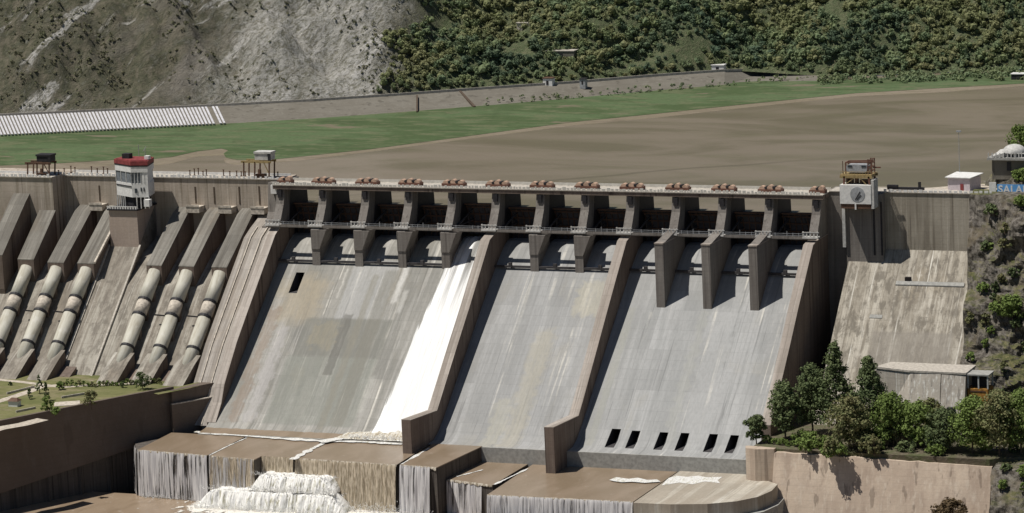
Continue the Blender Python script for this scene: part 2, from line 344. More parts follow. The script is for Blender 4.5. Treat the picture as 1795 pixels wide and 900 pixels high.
# ------------------------------------------------------------------ mesh helpers
class MB:
    def __init__(s): s.v = []; s.f = []
    def add(s, vs, fs):
        b = len(s.v); s.v += [tuple(v) for v in vs]; s.f += [tuple(i+b for i in f) for f in fs]; return s
    def box(s, x0, x1, y0, y1, z0, z1):
        vs = [(x, y, z) for z in (z0, z1) for y in (y0, y1) for x in (x0, x1)]
        return s.add(vs, [(0, 2, 3, 1), (4, 5, 7, 6), (0, 1, 5, 4), (2, 6, 7, 3), (0, 4, 6, 2), (1, 3, 7, 5)])
    def prism(s, prof, x0, x1):
        """profile of (y,z) points extruded along x"""
        n = len(prof)
        vs = [(x0, y, z) for y, z in prof] + [(x1, y, z) for y, z in prof]
        fs = [tuple(range(n)), tuple(range(2*n-1, n-1, -1))] + [(i, i+n, (i+1) % n+n, (i+1) % n) for i in range(n)]
        return s.add(vs, fs)
    def plan(s, pts, z0, z1):
        n = len(pts)
        vs = [(p[0], p[1], z0) for p in pts] + [(p[0], p[1], z1) for p in pts]
        fs = [tuple(range(n-1, -1, -1)), tuple(range(n, 2*n))] + [(i, (i+1) % n, (i+1) % n+n, i+n) for i in range(n)]
        return s.add(vs, fs)
    def bar(s, a, b, r=.15, n=6, r2=None):
        a = Vector(a); b = Vector(b); d = (b-a).normalized(); r2 = r if r2 is None else r2
        t = d.cross(Vector((0, 0, 1)) if abs(d.z) < .9 else Vector((1, 0, 0))).normalized(); w_ = d.cross(t)
        vs = [a+(t*cos(2*pi*i/n)+w_*sin(2*pi*i/n))*r for i in range(n)]+[b+(t*cos(2*pi*i/n)+w_*sin(2*pi*i/n))*r2 for i in range(n)]
        fs = [tuple(range(n-1, -1, -1)), tuple(range(n, 2*n))]+[(i, (i+1) % n, (i+1) % n+n, i+n) for i in range(n)]
        return s.add(vs, fs)
    def beam(s, a, b, w_=.3, h=.3):
        a = Vector(a); b = Vector(b); d = (b-a).normalized()
        t = d.cross(Vector((0, 0, 1)) if abs(d.z) < .95 else Vector((1, 0, 0))).normalized()*w_/2; u = t.normalized().cross(d)*h/2
        vs = [p+q for p in (a, b) for q in (-t-u, t-u, t+u, -t+u)]
        return s.add(vs, [(3, 2, 1, 0), (4, 5, 6, 7), (0, 1, 5, 4), (1, 2, 6, 5), (2, 3, 7, 6), (3, 0, 4, 7)])
    def build(s, name, mat, parent=None, smooth=False, bevel=0):
        me = bpy.data.meshes.new(name); me.from_pydata(s.v, [], s.f)
        bm = bmesh.new(); bm.from_mesh(me); bmesh.ops.recalc_face_normals(bm, faces=bm.faces); bm.to_mesh(me); bm.free()
        me.materials.append(mat)
        if smooth:
            for p in me.polygons: p.use_smooth = True
        o = bpy.data.objects.new(name, me); COL.objects.link(o)
        if parent:
            o.parent = parent
            o.matrix_parent_inverse = Matrix.Translation(-parent.location) if parent.get('_abs') else Matrix()
        if bevel:
            b = o.modifiers.new('bevel', 'BEVEL'); b.width = bevel; b.segments = 1; b.limit_method = 'ANGLE'
        return o
def sheet(fn, nu, nv):
    m = MB(); m.v = [tuple(fn(i/nu, j/nv)) for j in range(nv+1) for i in range(nu+1)]
    m.f = [(j*(nu+1)+i, j*(nu+1)+i+1, (j+1)*(nu+1)+i+1, (j+1)*(nu+1)+i) for j in range(nv) for i in range(nu)]
    return m
def poly(pts, z):
    m = MB(); m.v = [(p[0], p[1], z) for p in pts]; m.f = [tuple(range(len(pts)))]; return m
def tag(o, label=None, cat=None, group=None, kind=None):
    if label: o['label'] = label
    if cat: o['category'] = cat
    if group: o['group'] = group
    if kind: o['kind'] = kind
    return o
def thing(name, label, cat, loc=(0, 0, 0), group=None, absolute=True):
    """an Empty at the base; with absolute=True its parts are given in world coordinates"""
    o = bpy.data.objects.new(name, None); COL.objects.link(o); o.location = loc; o.empty_display_size = .5
    if absolute: o['_abs'] = 1
    return tag(o, label, cat, group)
def lin(P, y):
    for (a, b), (c, d) in zip(P, P[1:]):
        if min(a, c) <= y <= max(a, c): return b+(d-b)*(y-a)/(c-a)
    return P[0][1] if abs(y-P[0][0]) < abs(y-P[-1][0]) else P[-1][1]
def kids(o): return [c for c in bpy.data.objects if c.parent == o]
def copy_thing(o, loc, rz=None, scale=None, label=None):
    r = o.copy(); COL.objects.link(r); r.location = loc
    if rz is not None: r.rotation_euler = (0, 0, rz)
    if scale is not None: r.scale = scale
    if label: r['label'] = label
    for ch in kids(o):
        c = ch.copy(); COL.objects.link(c); c.parent = r
        for g in kids(ch):
            d = g.copy(); COL.objects.link(d); d.parent = c
    return r
ORD = ['first', 'second', 'third', 'fourth', 'fifth', 'sixth', 'seventh', 'eighth', 'ninth', 'tenth', 'eleventh', 'twelfth', 'thirteenth']

P = 19.24          # spacing of the spillway piers
WZ = -10.6         # reservoir level
CH = [(10, -24.5), (6, -22.6), (2, -21.8), (-2, -22.2), (-6, -24), (-11, -27.3), (-17, -31.9), (-24, -37.6), (-32, -44.3), (-45, -55.2), (-56, -64.4), (-67, -73.7), (-75, -80.2), (-80.5, -84.2), (-85, -86.2), (-91, -86.6)]
def zs(y): return -10.3+.95*y       # downstream slope of the penstock dam

# ================================================================== SETTING
struct = lambda o: tag(o, kind='structure')
# ground everything stands on
struct(MB().box(-3000, 3000, -3000, 3000, -116, -112).build('ground', M_['soil']))
# reservoir
struct(poly([(-900, 4), (900, 4), (900, 900), (-900, 900)], WZ).build('reservoir_water', M_['res']))
# green silt meadow along the far shore, tan margin round it
lo = [(-60, 296), (0, 291), (100, 287), (200, 281), (262, 280), (300, 276), (345, 266), (388, 261), (400, 264), (392, 270), (396, 277), (415, 281), (460, 282), (520, 276), (650, 262), (800, 242), (1000, 215), (1150, 200), (1300, 184), (1500, 164), (1650, 155), (1795, 147), (1880, 140)]
hi = [(1880, 118), (1795, 125), (1440, 143), (1270, 136), (1000, 160), (700, 188), (400, 208), (0, 230), (-60, 234)]
g = [atz(u, v, WZ) for u, v in lo+hi]
struct(poly([atz(u, v+random.uniform(5, 9)*(1.7 if u < 450 else .8), WZ) for u, v in lo]+[atz(u, v, WZ) for u, v in hi], WZ+.02).build('shore', M_['shore']))
struct(poly(g, WZ+.12).build('meadow', M_['meadow']))

# hillside behind
FB = [(-80, 207), (0, 204), (200, 195), (400, 186), (550, 178), (700, 168), (850, 157), (1000, 147), (1130, 136), (1270, 126)]
HB = [(-560, 150)]+[((lambda p: (p.x, p.y+10))(atz(u, v, WZ+5))) for u, v in FB]
HB += [((lambda p: (p.x, p.y+4))(atz(u, v, WZ))) for u, v in ((1440, 139), (1600, 132), (1795, 124), (1880, 121))]+[(620, 560)]
def hbase(x):
    for (a, b), (c, d) in zip(HB, HB[1:]):
        if a <= x <= c: return b+(d-b)*(x-a)/(c-a)
    return HB[-1][1]
def hillpt(x, s):
    """s = metres back from the foot line"""
    n1 = noise.fractal(Vector((x*.012, s*.012, 3)), 1, 2, 5); n2 = noise.fractal(Vector(((x+s*.5)*.035, s*.012, 9)), 1, 2, 5)
    left = max(0, min(1, (-85-x)/45))
    slope = .62+.22*left
    z0 = WZ+(4.6 if x < 50 else max(.3, 4.6-(x-50)*.07))
    e = min(1, s/18); z = z0+s*slope+(n1*12+n2*(6+4*left))*e
    if left > 0:
        q = Vector(((x+s*.9)*.045, s*.016, 1)); r1 = 1-2*abs(noise.noise(q)); r2 = 1-2*abs(noise.noise(Vector(((x+s*.7)*.13, s*.07, 5)))); r3 = noise.fractal(Vector((x*.3, s*.25, 2)), .8, 2, 4)
        z += left*e*(r1*5+r2*2.2+r3*1.3)
    return Vector((x, hbase(x)+s-n1*5*e, z))
def onhill(u, v):
    r = Dv+Rv*((u-897.5)/FPX)+Uv*((450-v)/FPX); t = 1500
    while t < 2600:
        p = CAM+r*t
        if -480 < p.x < 480:
            s_ = p.y-hbase(p.x)
            if s_ > 0 and p.z < hillpt(p.x, s_).z: return p
        t += 1.0
    return None
NX, NS = 620, 190
hm = sheet(lambda a, b: hillpt(-500+1020*a, 240*b**1.15), NX, NS)
struct(hm.build('hillside', M_['hill'], smooth=True))

# ================================================================== LEFT DAM
dl = thing('concrete_dam', 'long stained concrete dam wall behind the control tower and penstocks', 'dam', (-70, 0, -80))
XB = -105.6
prof = [(0, .6), (0, -24.5), (-14, -29.5), (-31, zs(-31)-.3), (-78, zs(-78)-.3), (-78, -112), (14, -112), (14, .6)]
MB().prism(prof, XB, -2.6).build('wall', M_['wall'], dl)
MB().prism([(-10, 1.3), (-10, -28), (-31, zs(-31)-.28), (-78, zs(-78)-.28), (-78, -112), (14, -112), (14, 1.3)], -190, XB).build('buttress_wall', M_['wall'], dl)
# the sloping faces get their own skin so that the stains run down the slope
MB().prism([(-.02, -24.2), (-14, -29.2), (-31, zs(-31)), (-78.5, zs(-78.5)), (-78.5, zs(-78.5)-2), (-31, zs(-31)-2), (-14, -31.5), (-1, -27)], -150, -12.5).build('sloping_face', M_['slope'], dl)
m = MB(); x = -150
pr = MB()
for (xa, xb, y, z) in ((-190, XB, -10, 1.3), (XB, -2.6, 0, .6)):
    MB().box(xa, xb, y-.5, y+9, z, z+.35).build('crest_road', M_['coping'], dl)
    x = xa
    while x < xb-1:
        pr.box(x, x+random.uniform(.7, 1.5), y-.45, y-.1, z+.35, z+random.uniform(1.1, 1.7)); x += random.choice((1.6, 1.9, 2.3))
    pr.box(xa, xb, y+8.4, y+8.7, z+.35, z+1.3)
pr.build('parapet', M_['white'], dl)
# dark pilaster strips on the face
for u in (175, 420, 343, 376, 455):
    p = aty(u, 345, 0); MB().box(p.x-.35, p.x+.35, -.12, .05, -10, -3+random.uniform(-2, 2)).build('drain_strip', M_['stain'], dl)

# raised ribs either side of the middle strip
for u0, v0 in ((197, 437), (247, 440)):
    x = atx(u0, v0, -70).x
xs = (-78.5, -64.5)
MB().prism([(-1, zs(-1)+.2), (-78, zs(-78)+.7), (-78, zs(-78)-1), (-31, zs(-31)-1), (-14, -31), (-1, -26)], -76, -62.2).build('middle_strip', M_['slope'], dl)
MB().prism([(-17, zs(-17)+1.3), (-78, zs(-78)+1.3), (-78, zs(-78)), (-17, zs(-17))], -77.0, -76.0).build('kerb', M_['coping'], dl)
MB().prism([(-17, zs(-17)+1.3), (-78, zs(-78)+1.3), (-78, zs(-78)), (-17, zs(-17))], -62.2, -61.4).build('kerb', M_['coping'], dl)

# intake blocks and penstocks
LIDP = [(0, -11.6), (-5, -13.4), (-31, -31)]
boxes = [(-14.8, 'next to the spillway'), (-29.9, None), (-44.9, None), (-76.6+0, 'left of the control tower'), (-90.8, None), (-105.0, None), (-119, None)]
box_lab = ['rightmost grey intake block, beside the spillway wall', 'brownish intake block second left of the spillway', 'grey intake block just right of the control tower shaft',
           'intake block with a bright right edge, just left of the control tower', 'intake block below the dark buttress corner, second left of the tower',
           'pale speckled intake block third left of the control tower', 'broad pale intake block cut by the left picture edge']
PX = []
for i, ((xr, _), lab) in enumerate(zip(boxes, box_lab)):
    wd = 6.9 if i < 3 else 7.6
    fy = 0 if i < 4 else (-10 if i >= 5 else 0)
    t = thing('intake_block', lab, 'intake block', (xr-wd/2, -20, zs(-20)), 'concrete intake blocks above the penstocks')
    if i == 6: lid = [(-9.9, -5.5), (-14, -8.5), (-36, -27.5)]; xr += 2
    elif i == 5: lid = [(-9.9, -12.5), (-31, -30)]
    else: lid = LIDP
    ye, ze = lid[-1]
    body = lid+[(ye, zs(ye)+4.2), (ye+5, zs(ye+5)), (lid[0][0], zs(lid[0][0]))]
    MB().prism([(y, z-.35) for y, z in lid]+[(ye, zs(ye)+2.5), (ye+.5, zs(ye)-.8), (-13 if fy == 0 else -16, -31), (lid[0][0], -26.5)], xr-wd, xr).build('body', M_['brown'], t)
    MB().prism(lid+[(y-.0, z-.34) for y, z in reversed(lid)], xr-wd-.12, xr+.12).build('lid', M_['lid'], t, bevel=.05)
    if i in (0, 1, 2, 4):
        q = MB().box(xr-.6, xr+5.6, -5.2, -.02, -13.2, -10.7).box(xr-.6, xr+5.6, -5.4, -5.2, -10.7, -9.9)
        q.build('service_platform', M_['capb'], t)
    if i == 3:
        MB().prism([(-1, -10.4), (-5, -12.4), (-31, -30.2), (-31, -31), (-1, -12)], xr+.13, xr+1.0).build('bright_rail', M_['capb'], t)
    PX.append(xr-wd/2)
rad = 2.75
pen_lab = ['penstock pipe nearest the spillway wall', 'penstock pipe second from the spillway wall', 'penstock pipe just right of the wide bare strip',
           'penstock pipe just left of the wide bare strip', 'penstock pipe second left of the bare strip', 'penstock pipe cut by the left picture edge']
for i, lab in enumerate(pen_lab):
    x = PX[i]
    def pa(y, k=0): return Vector((x, y, zs(y)+5.0+k))
    t = thing('penstock_pipe', 'cream '+lab, 'penstock', (x, -50, zs(-50)), 'cream penstock pipes on the dam slope')
    MB().bar(pa(-30.2), pa(-41), rad, 20).build('upper_pipe', M_['pen'], t, True)
    MB().bar(pa(-41), pa(-46), rad*1.02, 20).build('expansion_joint', M_['capb'], t, True)
    MB().bar(pa(-46), pa(-66), rad, 20).build('lower_pipe', M_['pen'], t, True)
    for yy in (-40.6, -46, -57.5):
        MB().bar(pa(yy), pa(yy-.75), rad+.28, 20).build('ring', M_['dark'], t)
    for yy in (-36, -43, -50, -58, -63): MB().box(x-2.4, x+2.4, yy-.8, yy+.8, zs(yy)-1.5, zs(yy)+3.2).build('saddle', M_['brown'], t)
    if i in (0, 1, 4, 3): MB().beam(pa(-46)+Vector((-rad, 0, 0)), pa(-46)+Vector((-rad-5.5, 0, .3)), .5, .5).build('access_beam', M_['dark'], t)
anc_lab = ['concrete anchor block at the foot of the rightmost penstock', 'concrete anchor block behind the round garden bush', 'pale anchor block just right of the wide bare strip',
           'brownish anchor block just left of the wide bare strip', 'anchor block second left of the bare strip', 'anchor block at the left picture edge']
GZ = -71.0
for i, lab in enumerate(anc_lab):
    x = PX[i]
    t = thing('anchor_block', lab, 'anchor block', (x, -70, GZ), 'anchor blocks at the penstock feet')
    pr_ = [(-60, zs(-60)), (-60.5, -62.0), (-66, -64.6), (-78, -71.5), (-78, -76), (-60, -76)]
    MB().prism([(y, z-.2) for y, z in pr_], x-4.4, x+4.4).build('body', M_['brown'], t)
    MB().prism([(-60.4, -61.8), (-66, -64.4), (-78.1, -71.3), (-78.1, -71.5), (-66, -64.6), (-60.4, -62.0)], x-4.5, x+4.5).build('top_slab', M_['slope'], t)
    MB().prism([(-63, -68), (-72, -72.2), (-72, -76), (-63, -76)], x+4.5, x+11.0-.2).build('side_sill', M_['brown'], t)

# control tower
tw = thing('control_tower', 'white control tower with red roof standing on a brown concrete shaft', 'tower', (-70, -9, -10))
MB().box(-75.6, -62.3, -17, -.02, -32, -10.8).build('shaft', M_['shaft'], tw)
MB().box(-76.1, -61.7, -17.7, -.1, -10.8, -10.1).build('base_slab', M_['dark'], tw)
r_ = MB()
for k in range(12): r_.box(-76.0+k*1.2, -75.4+k*1.2, -17.6, -17.4, -10.1, -9.0)
r_.box(-76.1, -61.9, -17.62, -17.42, -9.2, -8.95)
r_.build('railing', M_['white'], tw)
TP = [(-74.2, -4), (-74.7, -10.5), (-64.4, -16.2), (-57.4, -14.9), (-60.3, -4)]
def grow(P_, d):
    c = Vector((-66.5, -9.5)); return [(c.x+(p[0]-c.x)*(1+d), c.y+(p[1]-c.y)*(1+d)) for p in P_]
MB().plan(grow(TP, -.22), -10.1, -5.3).build('lower_storey', M_['dark'], tw)
q = MB()
for a in range(9):
    k = a/8; p = Vector(TP[1]).lerp(Vector(TP[2]), k) if a < 5 else Vector(TP[2]).lerp(Vector(TP[3]), (a-4)/4)
    MB().box(p.x-.2, p.x+.2, p.y, p.y+.4, -10.1, -5.3).build('column', M_['lgrey'], tw)
MB().plan(TP, -5.3, .6).build('wall', M_['white'], tw)
wb = MB().plan(grow(TP, -.03), .6, 5.2).build('window_band', M_['wgl'], tw)
def along(a, b, n_, z0, z1, w_=.25, mb=None, out=.05):
    a = Vector(a); b = Vector(b)
    for k in range(n_+1):
        p = a.lerp(b, k/n_); MB().box(p.x-w_/2, p.x+w_/2, p.y-out-.1, p.y+.3, z0, z1).build('window_frame', M_['white'], mb)
G = grow(TP, -.005)
along(G[1], G[2], 3, .6, 5.2, .22, wb); along(G[2], G[3], 5, .6, 5.2, .14, wb); MB().plan([(-59.9, -15.36), (-57.5, -14.92), (-60.2, -5), (-61.4, -6)], .6, 5.2).build('corner_panel', M_['white'], tw)
MB().plan(grow(TP, .03), 5.2, 7.6).build('upper_wall', M_['white'], tw)
MB().plan(grow(TP, .05), 7.6, 8.2).build('roof_band', M_['dark'], tw)
MB().plan(grow(TP, .06), 8.2, 9.9).build('roof_fascia', M_['red'], tw)
MB().plan(grow(TP, -.04), 9.9, 10.2).build('roof', M_['red'], tw)
MB().box(-71, -67.6, -11, -8, 10.2, 12.2).build('roof_tank', M_['dark'], tw)
MB().box(-60, -58, -12, -10, 10.2, 11.6).build('roof_box', M_['white'], tw)
q = MB(); q.bar((-64, -9, 10.9), (-64, -9, 16), .12).bar((-62, -9, 13), (-60.5, -9, 15), .1).bar((-61, -9, 10.9), (-61, -9, 14.5), .12); q.build('antenna', M_['grey'], tw)
for (x, y, z, w_, h) in ((-62.7, -15.95, -3.4, 1.0, 1.8), (-60.4, -15.5, -2.8, .5, 1.6), (-59.2, -15.25, -2.8, .5, 1.6)):
    MB().box(x-w_/2, x+w_/2, y-.12, y+.3, z, z+h).build('window', M_['glass'], tw)
q = MB(); q.beam((-74.5, -10.75, -.7), (-64.6, -16.3, -.7), .3, .35); q.build('sill_band', M_['dark'], tw)
MB().box(-58.5, -56, -17.5, -15, -8.9, -6).build('cabinet', M_['white'], tw)

# training wall and strip at the left side of the spillway (part of the spillway, below)
# ================================================================== SPILLWAY
sp = thing('spillway', 'wide gated concrete spillway with thirteen piers and three grey chutes', 'spillway', (115, 0, -86))
# chutes with cut openings
def chute(x0, x1, holes, mat):
    """holes: (xa, xb, ybottom, ytop)"""
    X_ = sorted(set([x0, x1]+[h[0] for h in holes]+[h[1] for h in holes]))
    xs_ = []
    for a, b in zip(X_, X_[1:]):
        k = max(1, int((b-a)/4)); xs_ += [a+(b-a)*i/k for i in range(k)]
    xs_.append(x1)
    ys = sorted(set([p[0] for p in CH]+[h[2] for h in holes]+[h[3] for h in holes]), reverse=True)
    m = MB(); m.v = [(x, y, lin(CH, y)) for y in ys for x in xs_]; W = len(xs_)
    for j in range(len(ys)-1):
        for i in range(W-1):
            xc = (xs_[i]+xs_[i+1])/2; yc = (ys[j]+ys[j+1])/2
            if any(h[0] < xc < h[1] and h[2] < yc < h[3] for h in holes): continue
            m.f.append((j*W+i, j*W+i+1, (j+1)*W+i+1, (j+1)*W+i))
    o = m.build('chute', mat, sp)
    for xa, xb, yb, yt in holes:
        zb, zt = lin(CH, yb), lin(CH, yt); yi = yt+9
        md = (yb+yt)/2; zm = lin(CH, md)
        q = MB()
        q.add([(xa, yb, zb), (xb, yb, zb), (xb, yi, zb), (xa, yi, zb)], [(0, 1, 2, 3)])
        q.add([(xa, yt, zt), (xb, yt, zt), (xb, yi, zt), (xa, yi, zt)], [(3, 2, 1, 0)])
        q.add([(xa, yi, zb), (xb, yi, zb), (xb, yi, zt), (xa, yi, zt)], [(0, 1, 2, 3)])
        for x in (xa, xb): q.add([(x, yb, zb), (x, yi, zb), (x, yi, zt), (x, yt, zt)], [(0, 1, 2, 3)])
        q.build('sluice_opening', M_['gate'], sp)
    return o
def chy(u, v, x):   # where the pixel at known x meets the chute: its y
    best = None
    for k in range(0, 900):
        y = -k*.1; 
        q = Vector((x, y, lin(CH, y)))-CAM; z = q.dot(Dv); vv = 450-FPX*q.dot(Uv)/z
        if best is None or abs(vv-v) < best[0]: best = (abs(vv-v), y)
    return best[1]
def onch(u, v):
    x = 100.0
    for _ in range(12):
        y = chy(u, v, x); x = aty(u, v, y).x
    return x, y
xh, yh = onch(527, 478); xh2, yh2 = onch(515, 512)
chute(-1, 5*P, [(xh-1.9, xh+1.9, yh-8.5, yh)], M_['chl'])
chute(5*P, 8*P, [], M_['chm'])
hol = []
for (ul, ur, v, vb) in ((1073, 1089, 752, 789), (1108, 1123, 755, 792), (1157, 1172, 758, 796), (1194, 1209, 759, 797), (1244, 1259, 761, 797), (1281, 1296, 763, 799)):
    xa, ya = onch(ul, v); xb, yb = onch(ur, v); hol.append((xa, xb, max(ya-9.5, -84.5), ya))
chute(8*P, 12*P+1, hol, M_['chr'])
MB().prism([(4, -25.0)]+[(y, z-.6) for y, z in CH if -8 < y <= 2]+[(-8, -60), (-40, -112), (4, -112)], -1, 12*P+1).build('weir_body', M_['apron'], sp)
# apron lip wall between the middle and right chutes and the lower slab
MB().box(119.5, 229.5, -91.6, -90.9, -100, -86.5).build('lip_wall', M_['apron'], sp)
MB().box(-1, 97, -91.4, -90.95, -100, -86.75).build('lip_wall', M_['apron'], sp)

WT = {0: [(-12, -16), (-18.6, -19.2), (-46.2, -44.5), (-58.6, -56.1), (-71.5, -70.6), (-75, -77.5), (-81, -84.2)],
      5: [(-14, -16.9), (-20.7, -18.7), (-44.4, -41.7), (-57, -53.2), (-77.2, -72.2), (-80.7, -75.4), (-106, -73.6)],
      8: [(-14, -16.9), (-18.9, -18.2), (-30.4, -29.1), (-42, -40.4), (-53.3, -51.6), (-72.6, -70.6), (-78, -75.6), (-104, -74.4)],
      12: [(-12, -16.8), (-19.4, -17.8), (-40.3, -38.6), (-50.4, -49.2), (-63.2, -62), (-78, -76)]}
for k, tp in WT.items():
    hw = 1.9
    bot = [(tp[-1][0], -100), (0, -100)] if k in (5, 8) else [(tp[-1][0], -110), (0, -110)]
    x0, x1 = k*P-hw, k*P+hw
    top = [(0, tp[0][1])]+tp
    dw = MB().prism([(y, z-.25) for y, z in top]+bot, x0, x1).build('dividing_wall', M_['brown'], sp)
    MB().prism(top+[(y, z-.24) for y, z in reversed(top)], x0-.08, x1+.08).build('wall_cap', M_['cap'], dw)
# strip beside the left training wall
tp = WT[0]
MB().prism([(0, -13)]+[(y, z-1.6) for y, z in tp]+[(-73, -75), (-73, -100), (0, -100)], -12.4, -2.0).build('side_slab', M_['strip'], sp)
for xk in (-9.2, -4.4): MB().prism([(y, z-1.0) for y, z in tp]+[(y, z-1.7) for y, z in reversed(tp)], xk-.2, xk+.2).build('kerb', M_['capb'], sp)

# piers
UP = [(-7.2, -2), (-8.6, -8), (-12.2, -14), (-15.5, -16.5)]
def pier(k):
    x = k*P
    if k in (9, 10, 11): low = [(-29.6, -17.2), (-29.6, -47)]
    elif k in (0, 12): low = [(-12, -17.2), (-12, -34)]
    elif k in (5, 8): low = [(-14, -17.2), (-14, -32)]
    else: low = [(-16.9, -17.0), (-16.9, -34)]
    pr_ = UP[:3]+low+[(14, -45), (15.5, -20), (14, -2)]
    hw = 1.75
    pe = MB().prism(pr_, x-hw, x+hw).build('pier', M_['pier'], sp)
    if k in (9, 10, 11):
        MB().box(x-hw-.1, x+hw+.1, -29.8, -14.5, -17.18, -16.7).build('pier_cap', M_['cap'], pe)
        # trunnion haunch under the front of the extension
    else:
        y0 = low[0][0]
        if k in (1, 2, 3, 4, 6, 7):
            # widened head that tapers down to the nose
            m = MB(); yb = y0+.05
            m.add([(x-hw-.02, y0-.3, -17), (x+hw+3.4, y0-.3, -17), (x+hw, y0-.3, -25), (x-hw-.02, y0-.3, -25),
                   (x-hw-.02, y0+7, -17), (x+hw+3.4, y0+7, -17), (x+hw, y0+7, -25), (x-hw-.02, y0+7, -25)],
                  [(0, 1, 2, 3), (7, 6, 5, 4), (0, 4, 5, 1), (1, 5, 6, 2), (2, 6, 7, 3), (3, 7, 4, 0)])
            m.build('pier_head', M_['pier'], pe)
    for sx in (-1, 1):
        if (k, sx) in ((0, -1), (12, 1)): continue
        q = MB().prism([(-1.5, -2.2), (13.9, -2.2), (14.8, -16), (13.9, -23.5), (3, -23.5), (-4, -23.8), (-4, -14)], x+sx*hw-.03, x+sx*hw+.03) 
        q.build('shade_plate', M_['dark'], pe)  # added dark sheet standing for the deep shade between the piers
    # control cabinet cluster on the walkway at each pier
    c = MB()
    for j in range(5): c.box(x-3.2+j*1.45, x-2.7+j*1.45, -16.4, -16.1, -15.2, -13.2-.5*(j % 2))
    c.box(x-3.3, x+3.5, -16.5, -16.2, -13.7, -13.4); c.box(x-3.2, x+3.2, -16.9, -14.2, -15.9, -15.3)
    c.build('pier_platform', M_['lgrey'], pe)
    MB().box(x-.9, x+.9, -8.6, -7.4, -5.4, -2.4).build('pier_box', M_['dark'], pe)
for k in range(13): pier(k)
# left end block beside pier 0, right end block
MB().prism([(-4, 0), (-5.5, -12), (-8, -16), (-12, -17), (-12, -30), (14, -60), (14, 0)], -7.2, -1.7).build('end_block', M_['pier'], sp)
MB().box(-4.9, -1.9, -6.6, -4.2, -4.2, -.6).build('wall_box', M_['white'], sp)
# bridge deck
MB().box(-3, 12*P+3, -8.4, 2.4, -1.9, -.35).build('bridge_girder', M_['brown'], sp)
MB().box(-3, 12*P+3, -8.7, 2.7, -.35, 0).build('bridge_deck', M_['coping'], sp)
q = MB(); x = -3
while x < 12*P+2:
    wd = random.uniform(.5, 1.6); q.box(x, x+wd, -8.6, -8.35, 0, random.uniform(.7, 1.25)); x += wd+random.uniform(.3, .9)
q.box(-3, 12*P+3, -8.58, -8.38, .5, .66)
q.build('bridge_parapet', M_['cream'], sp)
q = MB(); q.box(-3, 12*P+3, 2.4, 2.6, 0, 1.2); q.build('bridge_rear_parapet', M_['cream'], sp)
# lower walkway
wk = MB().box(-3, 12*P+2, -16.2, -14.6, -16.5, -15.6).build('walkway', M_['pier'], sp)
MB().box(-3, 12*P+2, -16.45, -16.2, -16.2, -15.2).build('fascia', M_['pier'], wk)
q = MB()
for k in range(12*8):
    x = k*P/8
    if random.random() < .75: q.box(x, x+.18, -16.3, -16.1, -15.5, -13.9 if k % 4 else -13.2)
for z in (-14.2, -14.9): q.box(-2, 12*P, -16.28, -16.2, z, z+.14)
q.build('railing', M_['grey'], wk)
# beams across the bays just above the chute
for k in range(12):
    x0, x1 = k*P+1.75, (k+1)*P-1.75; y = -16.4; z = lin(CH, y)+1.0
    if k == 4: x0 = x1-5
    q = MB(); q.box(x0, x1, y-.45, y+.45, z-.1, z+.75)
    q.box(x0+6.2, x0+7.6, y-.5, y+.5, z+.1, z+1.9)
    q.build('cross_beam', M_['gate'], sp)

# radial gates
gl = ['the leftmost spillway bay', None, None, None, 'the bay where white water runs', None, None, None, None, None, None, 'the rightmost spillway bay']
ty, tz, gr = -9.5, -17.0, 14.2
def make_gate():
    t = thing('spillway_gate', '', 'spillway gate', (P/2, 0, -22), 'radial gates of the spillway', absolute=False)
    X0, X1 = -7.8, 7.8; off = Vector((-0, 0, 22))
    a0, a1 = radians(-22), radians(32)
    pts = [(ty+gr*cos(a0+(a1-a0)*i/12), tz+gr*sin(a0+(a1-a0)*i/12)+22) for i in range(13)]
    inn = [(ty+(gr-.5)*cos(a0+(a1-a0)*i/12), tz+(gr-.5)*sin(a0+(a1-a0)*i/12)+22) for i in range(13)]
    MB().prism(pts+inn[::-1], X0, X1).build('skin_plate', M_['gate'], t)
    q = MB()
    for i in (2, 5, 8, 11): q.beam((X0, inn[i][0]-.3, inn[i][1]), (X1, inn[i][0]-.3, inn[i][1]), .5, .5)
    for j in range(7):
        xx = X0+.3+j*(X1-X0-.6)/6
        for i in range(0, 12): q.beam((xx, inn[i][0]-.2, inn[i][1]), (xx, inn[i+1][0]-.2, inn[i+1][1]), .25, .4)
    q.build('stiffener', M_['rust'], t)
    for sx in (-1, 1):
        q = MB()
        for i in (2, 6, 10): q.beam((sx*5.2, inn[i][0]-.5, inn[i][1]), (sx*7.2, ty, tz+22), .6, .6)
        q.beam((sx*5.8, inn[2][0]-4, inn[2][1]+.6), (sx*5.8, inn[10][0]-4, inn[10][1]-1.2), .35, .35)
        q.build('gate_arm', M_['gate'], t)
    MB().box(X0, X1, pts[-1][0]-2.0, pts[-1][0]+.2, pts[-1][1]-.1, pts[-1][1]+.5).build('top_walk', M_['rust'], t)
    return t
g0 = make_gate()
for k in range(12):
    lab = 'dark radial gate in '+(gl[k] or 'the %s spillway bay from the left' % ORD[k])
    if k == 0: g0['label'] = lab
    else: copy_thing(g0, ((k+.5)*P, 0, -22 if k != 4 else -20.8), label=lab)

